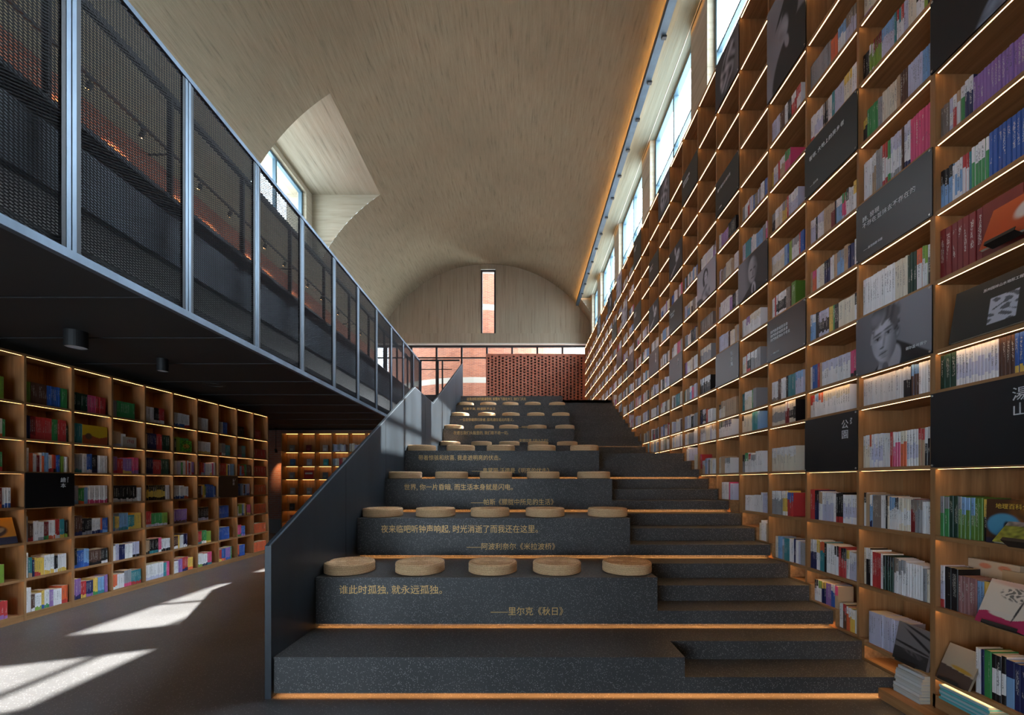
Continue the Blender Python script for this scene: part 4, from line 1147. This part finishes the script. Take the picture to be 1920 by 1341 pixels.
def c_brush(u, v):
    g = .16 if v > .35 else .03
    g = lerp(g, .01, ell(u, v, .75, .62, .55, .035, -.45, .3)); g = lerp(g, .01, ell(u, v, .7, .86, .5, .03, -.25, .3)); g = lerp(g, .012, ell(u, v, .5, .44, .6, .03, -.1, .3))
    g = lerp(g, .12, ell(u, v, .55, .30, .3, .06, -.2, .5) * (.5 + .5 * wob(u, v, 30)))
    return (g, g * .93, g * .98)
face_book('right', X0_ - .03, 3.175, S[0] + BT + .003, .265, .275, .02, .20, c_brush, 'grey book with black brush strokes, right of the lavender books', (.15, .14, .15), stand=True, n=60)
def c_dino(u, v):
    c = (.60, .22, .02) if v > .26 else (.03, .03, .06)
    c = tuple(lerp(a, b_, ell(u, v, .52, .50, .30, .22, .2, .15)) for a, b_ in zip(c, (.06, .028, .02)))
    return tuple(lerp(a, b_, ell(u, v, .60, .52, .18, .09, .5, .2)) for a, b_ in zip(c, (.38, .26, .16)))
face_book('left', XLF + .0, YL(10) + .05, SL[2] + .035, .40, .30, .02, .25, c_dino, 'orange picture book with a dark round animal, on the left bookcase', (.5, .2, .02), '绘本故事', tsize=.03, tpos=(.25, .86), tmat=M_board)
def c_land(u, v):
    c = (.55, .36, .02) if v > .42 + .06 * math.sin(7 * u) else (.30, .06, .02)
    return tuple(lerp(a, b_, ell(u, v, .24, .40, .13, .17, 0, .2)) for a, b_ in zip(c, (.10, .05, .03)))
face_book('left', XLF - .03, YL(8) + .145, SL[5] + .03, .33, .25, .02, .0, c_land, 'yellow and brown picture book facing out on the left bookcase', (.5, .3, .02))
face_book('left', XLF - .03, YL(7) + .19, SL[5] + .03, .21, .15, .02, .0, lambda u, v: (.42, .36, .30) if not (.3 < u < .8 and .4 < v < .75 and wob(u, v, 40) > 0) else (.30, .05, .04), 'small cream picture book facing out beside the lilac books', (.4, .35, .3))
face_book('left', XLF - .03, YL(5) + .18, SL[5] + .03, .24, .20, .05, .0, lambda u, v: tuple(q * (1 + .8 * wob(u, v, 16)) for q in ((.08, .30, .03) if not ell(u, v, .5, .5, .3, .2) > .5 else (.40, .22, .04))), 'green patterned picture book facing out on the left bookcase', (.1, .35, .05))
# display books in the far bookcase
CF = [(0, 6, (.30, .30, .28)), (1, 6, (.20, .03, .03)), (2, 6, (.45, .38, .33)), (0, 5, (.05, .20, .45)), (1, 5, (.5, .5, .5)), (2, 5, (.05, .28, .27)), (0, 4, (.25, .25, .25)), (1, 4, (.55, .04, .03)), (2, 4, (.08, .09, .09)), (0, 3, (.48, .48, .46)), (1, 3, (.35, .35, .33)), (0, 2, (.05, .05, .05)), (0, 1, (.30, .05, .04)), (1, 2, (.2, .2, .22))]
CFN = ['pale grey', 'dark red', 'pink and cream', 'blue', 'white', 'teal', 'grey', 'bright red', 'black', 'off-white', 'light grey', 'brown-black', 'maroon', 'slate']
for (i, r_, c), nm in zip(CF, CFN):
    big_ = nm == 'bright red'
    w_, h_ = (.28, .26) if big_ else (.16, .20)
    x = FX[i] + .25 - w_ / 2 + (.04 if r_ % 2 else .02); z = SF[r_] + .026
    b = MB(); b.box(0, w_, 0, .018, 0, h_, 0, c)
    if big_: b.box(.03, w_ - .03, -.001, 0, .14, .19, 0, (.6, .55, .5))
    else: b.box(.02, w_ * .7, -.001, 0, .03, h_ * .5, 0, tuple(min(.7, q * 1.6 + .03) for q in c))
    o = b.build('book', M_paint, loc=(x, YF + .08, z)); o.rotation_euler.x = -.06
    tag(o, '%s book shown face out in a lit cell of the far bookcase' % nm, 'book')
# lying stacks
def lying(x0, y0, z, n, tx, ty, th, cols, lab, dx=0.0, grp=None):
    for i in range(n):
        b = MB(); pg = MB(); c = cols[i % len(cols)]
        b.box(0, tx, 0, ty, 0, .0015, 0, c); b.box(0, tx, 0, ty, th - .0015, th, 0, c); b.box(0, .0015, 0, ty, .0015, th - .0015, 0, c)
        pg.box(.0016, tx - .002, .002, ty - .002, .0016, th - .0016)
        o = b.build('magazine', M_paint, loc=(x0 + rnd.uniform(-.006, .006) + dx * i, y0 + rnd.uniform(-.008, .008), z + i * (th + .0004)))
        pg.build('pages', M_pages, o); tag(o, lab % ORD[i], 'magazine', grp)
lying(2.745, 2.912, .076, 9, .24, .205, .0205, [(.55, .55, .54), (.50, .49, .46), (.6, .6, .6)], 'white magazine lying in the stack at the foot of the bookcase, %s from the bottom', .004, 'white magazines at the foot of the bookcase')
lying(2.80, 2.53, .161, 6, .24, .30, .0150, [(.10, .42, .48), (.35, .5, .55)], 'cyan magazine lying under the lowest shelf, %s from the bottom', 0, 'cyan magazines in the left stack')
lying(2.78, 2.25, .161, 4, .24, .26, .0150, [(.10, .42, .48)], 'cyan magazine lying in the rightmost low stack, %s from the bottom', 0, 'cyan magazines in the right stack')

# ================================================================== LAMPS
def spot(name, loc, target, lab, energy, grp, size=.8, lens=M_spot, rod=.12):
    r = empty(name, loc)
    d = (Vector(target) - Vector(loc)).normalized(); q = d.to_track_quat('-Z', 'Y').to_matrix().to_4x4()
    b = MB(); b.lathe([(.034, -.05), (.036, -.045), (.036, .05), (.030, .06)], 20); o = b.build('housing', M_black, r); o.matrix_local = q
    b = MB(); b.lathe([(.030, -.0515), (.030, -.0505)], 20); o = b.build('lens', lens, r); o.matrix_local = q
    b = MB(); b.box(-.006, .006, -.006, .006, .02, rod); b.box(-.02, .02, -.045, .045, rod - .01, rod + .015); b.build('bracket', M_black, r)
    la = bpy.data.objects.new('lamp', bpy.data.lights.new('lamp', 'SPOT')); C.objects.link(la); la.parent = r
    la.data.energy = energy; la.data.color = (1.0, .55, .24); la.data.spot_size = size; la.data.spot_blend = .8; la.data.shadow_soft_size = .03
    la.matrix_local = q @ Matrix.Translation((0, 0, -.06))
    tag(r, lab, 'spotlight', grp)
LY_ = [4.05, 4.9, 6.12, 6.97, 8.22, 9.06, 10.3, 11.15, 12.35, 13.2, 14.4, 15.25, 16.4]
for n, y in enumerate(LY_):
    spot('spotlight', (-6.30, y, 7.36), (-6.72, y + .03, 6.4), 'small black spotlight on the brick wall track, %s from the near end' % ORD[n], 200, 'spotlights on the brick wall', 1.9)
b = MB(); b.box(-6.32, -6.28, 3.0, 18.5, 7.495, 7.53); tk = b.build('spotlight_track', M_black); tag(tk, 'long black track carrying the spotlights along the brick wall', 'track')
b = MB()
for y in (3.4, 7.6, 11.7, 15.8): b.box(-6.76, -6.30, y - .015, y + .015, 7.505, 7.525)
bb_ = b.build('wall_bracket', M_black, tk)
spot('spotlight', (-7.35, 12.55, 2.52), (-7.5, 13.05, 1.9), 'small black spotlight above the brick pier under the mezzanine', 30, None, .7, rod=.665)
for n, (x, y, rr, hh, nm) in enumerate([(-4.72, 4.45, .094, .17, 'nearer'), (-4.66, 5.45, .062, .16, 'further')]):
    r = empty('ceiling_downlight', (x, y, 3.20))
    b = MB(); b.lathe([(rr, 0), (rr, -hh), (rr * .93, -hh), (rr * .93, -hh + .02)], 32); b.build('housing', M_black, r)
    b = MB(); b.lathe([(rr * .93, -hh + .012), (rr * .93, -hh + .006)], 32); b.build('diffuser', M_lampwhite, r)
    tag(r, '%s black cylinder downlight under the dark mezzanine ceiling' % nm, 'downlight')
r = empty('ceiling_vent', (-5.05, 6.9, 3.2)); b = MB(); b.lathe([(.15, -.001), (.15, -.012), (.11, -.012), (.11, -.004)], 36); b.build('ring', mat('dull_grey_ring', (.03, .026, .024), .6), r)
tag(r, 'round dark ring vent in the mezzanine ceiling', 'vent')
ct = empty('lighting_track', (2.46, 0, 9.53))
tag(ct, 'long dark cable tray with a hidden warm light along the vault edge', 'light track')
b = MB(); b.box(2.40, 2.535, YBACK + .2, 18.9, 9.49, 9.57); b.box(2.40, 2.408, YBACK + .2, 18.9, 9.57, 9.625); par(b.build('tray', steel('slate_blue_tray', (.055, .085, .115), .5, .3)), ct)
b = MB(); b.box(2.425, 2.440, YBACK + .2, 18.85, 9.575, 9.590); par(b.build('light_strip', M_led_cove), ct)
for n in range(18):
    y = 3.2 + n * .85; b = MB(); b.box(2.47, 2.55, y - .03, y + .03, 9.455, 9.49); par(b.build('clip', M_black), ct)

# ---- build the books: the 300 that show largest as objects, the rest as one
def proj(p): return XV + FPX * p.x / p.y, YV - FPX * (p.z - H) / p.y
def area(bk):
    f = bk['f']; a = bk['o']; c = a + f.u * bk['t']
    if a.y < .5 or c.y < .5: return 0
    xa, ya = proj(a); xb, yb_ = proj(c); _, yt = proj(a + Vector((0, 0, bk['h'])))
    vis = max(0, min(max(xa, xb), 1920) - max(min(xa, xb), 0)); vy = max(0, min(max(ya, yt), 1341) - max(min(ya, yt), 0))
    return vis * vy
BOOKS.sort(key=area, reverse=True)
NIND = 268
def book_mesh(bk, b, pg, detail):
    f, o, t, h, d, c = bk['f'], bk['o'], bk['t'], bk['h'], bk['d'], bk['c']
    u, n, z = f.u, f.n, Vector((0, 0, 1))
    P = lambda a, e, g: tuple(o + u * a + n * e + z * g)
    z1, z2 = h * bk['split'] * .55, h * (1 - bk['split'])
    bands = [(0, z1, c[2]), (z1, z2, c[1]), (z2, h, c[0])]
    if detail:
        r = min(.004, t * .2); k = .0015
        for lo, hi, cc in bands:
            prof = [(0, r * 1.2), (r, 0), (t - r, 0), (t, r * 1.2)]
            for i in range(3):
                (a, e), (a2, e2) = prof[i], prof[i + 1]
                b.face([P(a, e, lo), P(a2, e2, lo), P(a2, e2, hi), P(a, e, hi)], 0, cc, [(a / t, lo / h), (a2 / t, lo / h), (a2 / t, hi / h), (a / t, hi / h)] if i == 1 else None)
        cc = c[1]
        for a0, a1 in ((0, k), (t - k, t)):
            b.obox(P(a0, r * 1.2, 0), u * (a1 - a0), n * d, z * h, 0, cc)
        b.obox(P(0, r * .9, 0), u * t, n * .0015, z * h, 0, c[0])
        pg.obox(P(k, r * 1.2 + .001, .003), u * (t - 2 * k), n * (d - .006), z * (h - .006), 0)
    else:
        for lo, hi, cc in bands:
            b.face([P(0, 0, lo), P(t, 0, lo), P(t, 0, hi), P(0, 0, hi)], 0, cc, [(0, lo / h), (1, lo / h), (1, hi / h), (0, hi / h)])
        b.face([P(0, 0, h), P(t, 0, h), P(t, d, h), P(0, d, h)], 0, PAGEC)
        b.face([P(0, 0, 0), P(0, 0, h), P(0, d, h), P(0, d, 0)], 0, c[1]); b.face([P(t, 0, 0), P(t, d, 0), P(t, d, h), P(t, 0, h)], 0, c[1])
ROWN = ORD
def label(bk):
    bs_ = bk['b']; nm = CNAME[bs_[0]]
    if len(bs_) > 1 and bs_[1] != bs_[0]: nm += ' and ' + CNAME[bs_[1]]
    k, r = bk['w']; i = ORD[min(bk['i'] - 1, len(ORD) - 1)]
    r0 = RMIN.get((k, r // 100), 0)
    if r < 100: return '%s book, %s from left, %s shelf up, %s bay from right' % (nm, i, ORD[r - r0], ORD[k + 1])
    if r < 200: return '%s book, %s from left, %s shelf up, %s bay from left' % (nm, i, ORD[r - 100], ORD[max(0, 9 - k)])
    return '%s book, %s from left, %s shelf up, far bookcase' % (nm, i, ORD[r - 200])
RMIN = {}
for bk in BOOKS:
    q = (bk['w'][0], bk['w'][1] // 100)
    if bk['w'][1] < 100: RMIN[q] = min(RMIN.get(q, 99), bk['w'][1])
rest = MB()
for n, bk in enumerate(BOOKS):
    if n < NIND and area(bk) > 0:
        b, pg = MB(), MB(); book_mesh(bk, b, pg, True)
        o0 = bk['o'].copy()
        for q in (b, pg): q.v = [(p[0] - o0.x, p[1] - o0.y, p[2] - o0.z) for p in q.v]
        o = b.build('book', M_book, loc=o0); pg.build('pages', M_pages, o)
        tag(o, label(bk), 'book', 'standing books on the tall bookcase' if bk['w'][1] < 100 else 'standing books on the left bookcase')
    else: book_mesh(bk, rest, None, False)
tag(rest.build('books', M_book), 'the smaller standing books filling the further shelves of every bookcase', 'book', kind='stuff')

# lettering as plain meshes
bpy.context.view_layer.update()
dg = bpy.context.evaluated_depsgraph_get()
for o in [o for o in C.objects if o.type == 'FONT']:
    me = bpy.data.meshes.new_from_object(o.evaluated_get(dg)); nm = o.name
    nw = bpy.data.objects.new(o.name.split('.')[0], me); C.objects.link(nw)
    nw.parent = o.parent; nw.matrix_parent_inverse = o.matrix_parent_inverse.copy(); nw.matrix_basis = o.matrix_basis.copy()
    bpy.data.objects.remove(o)
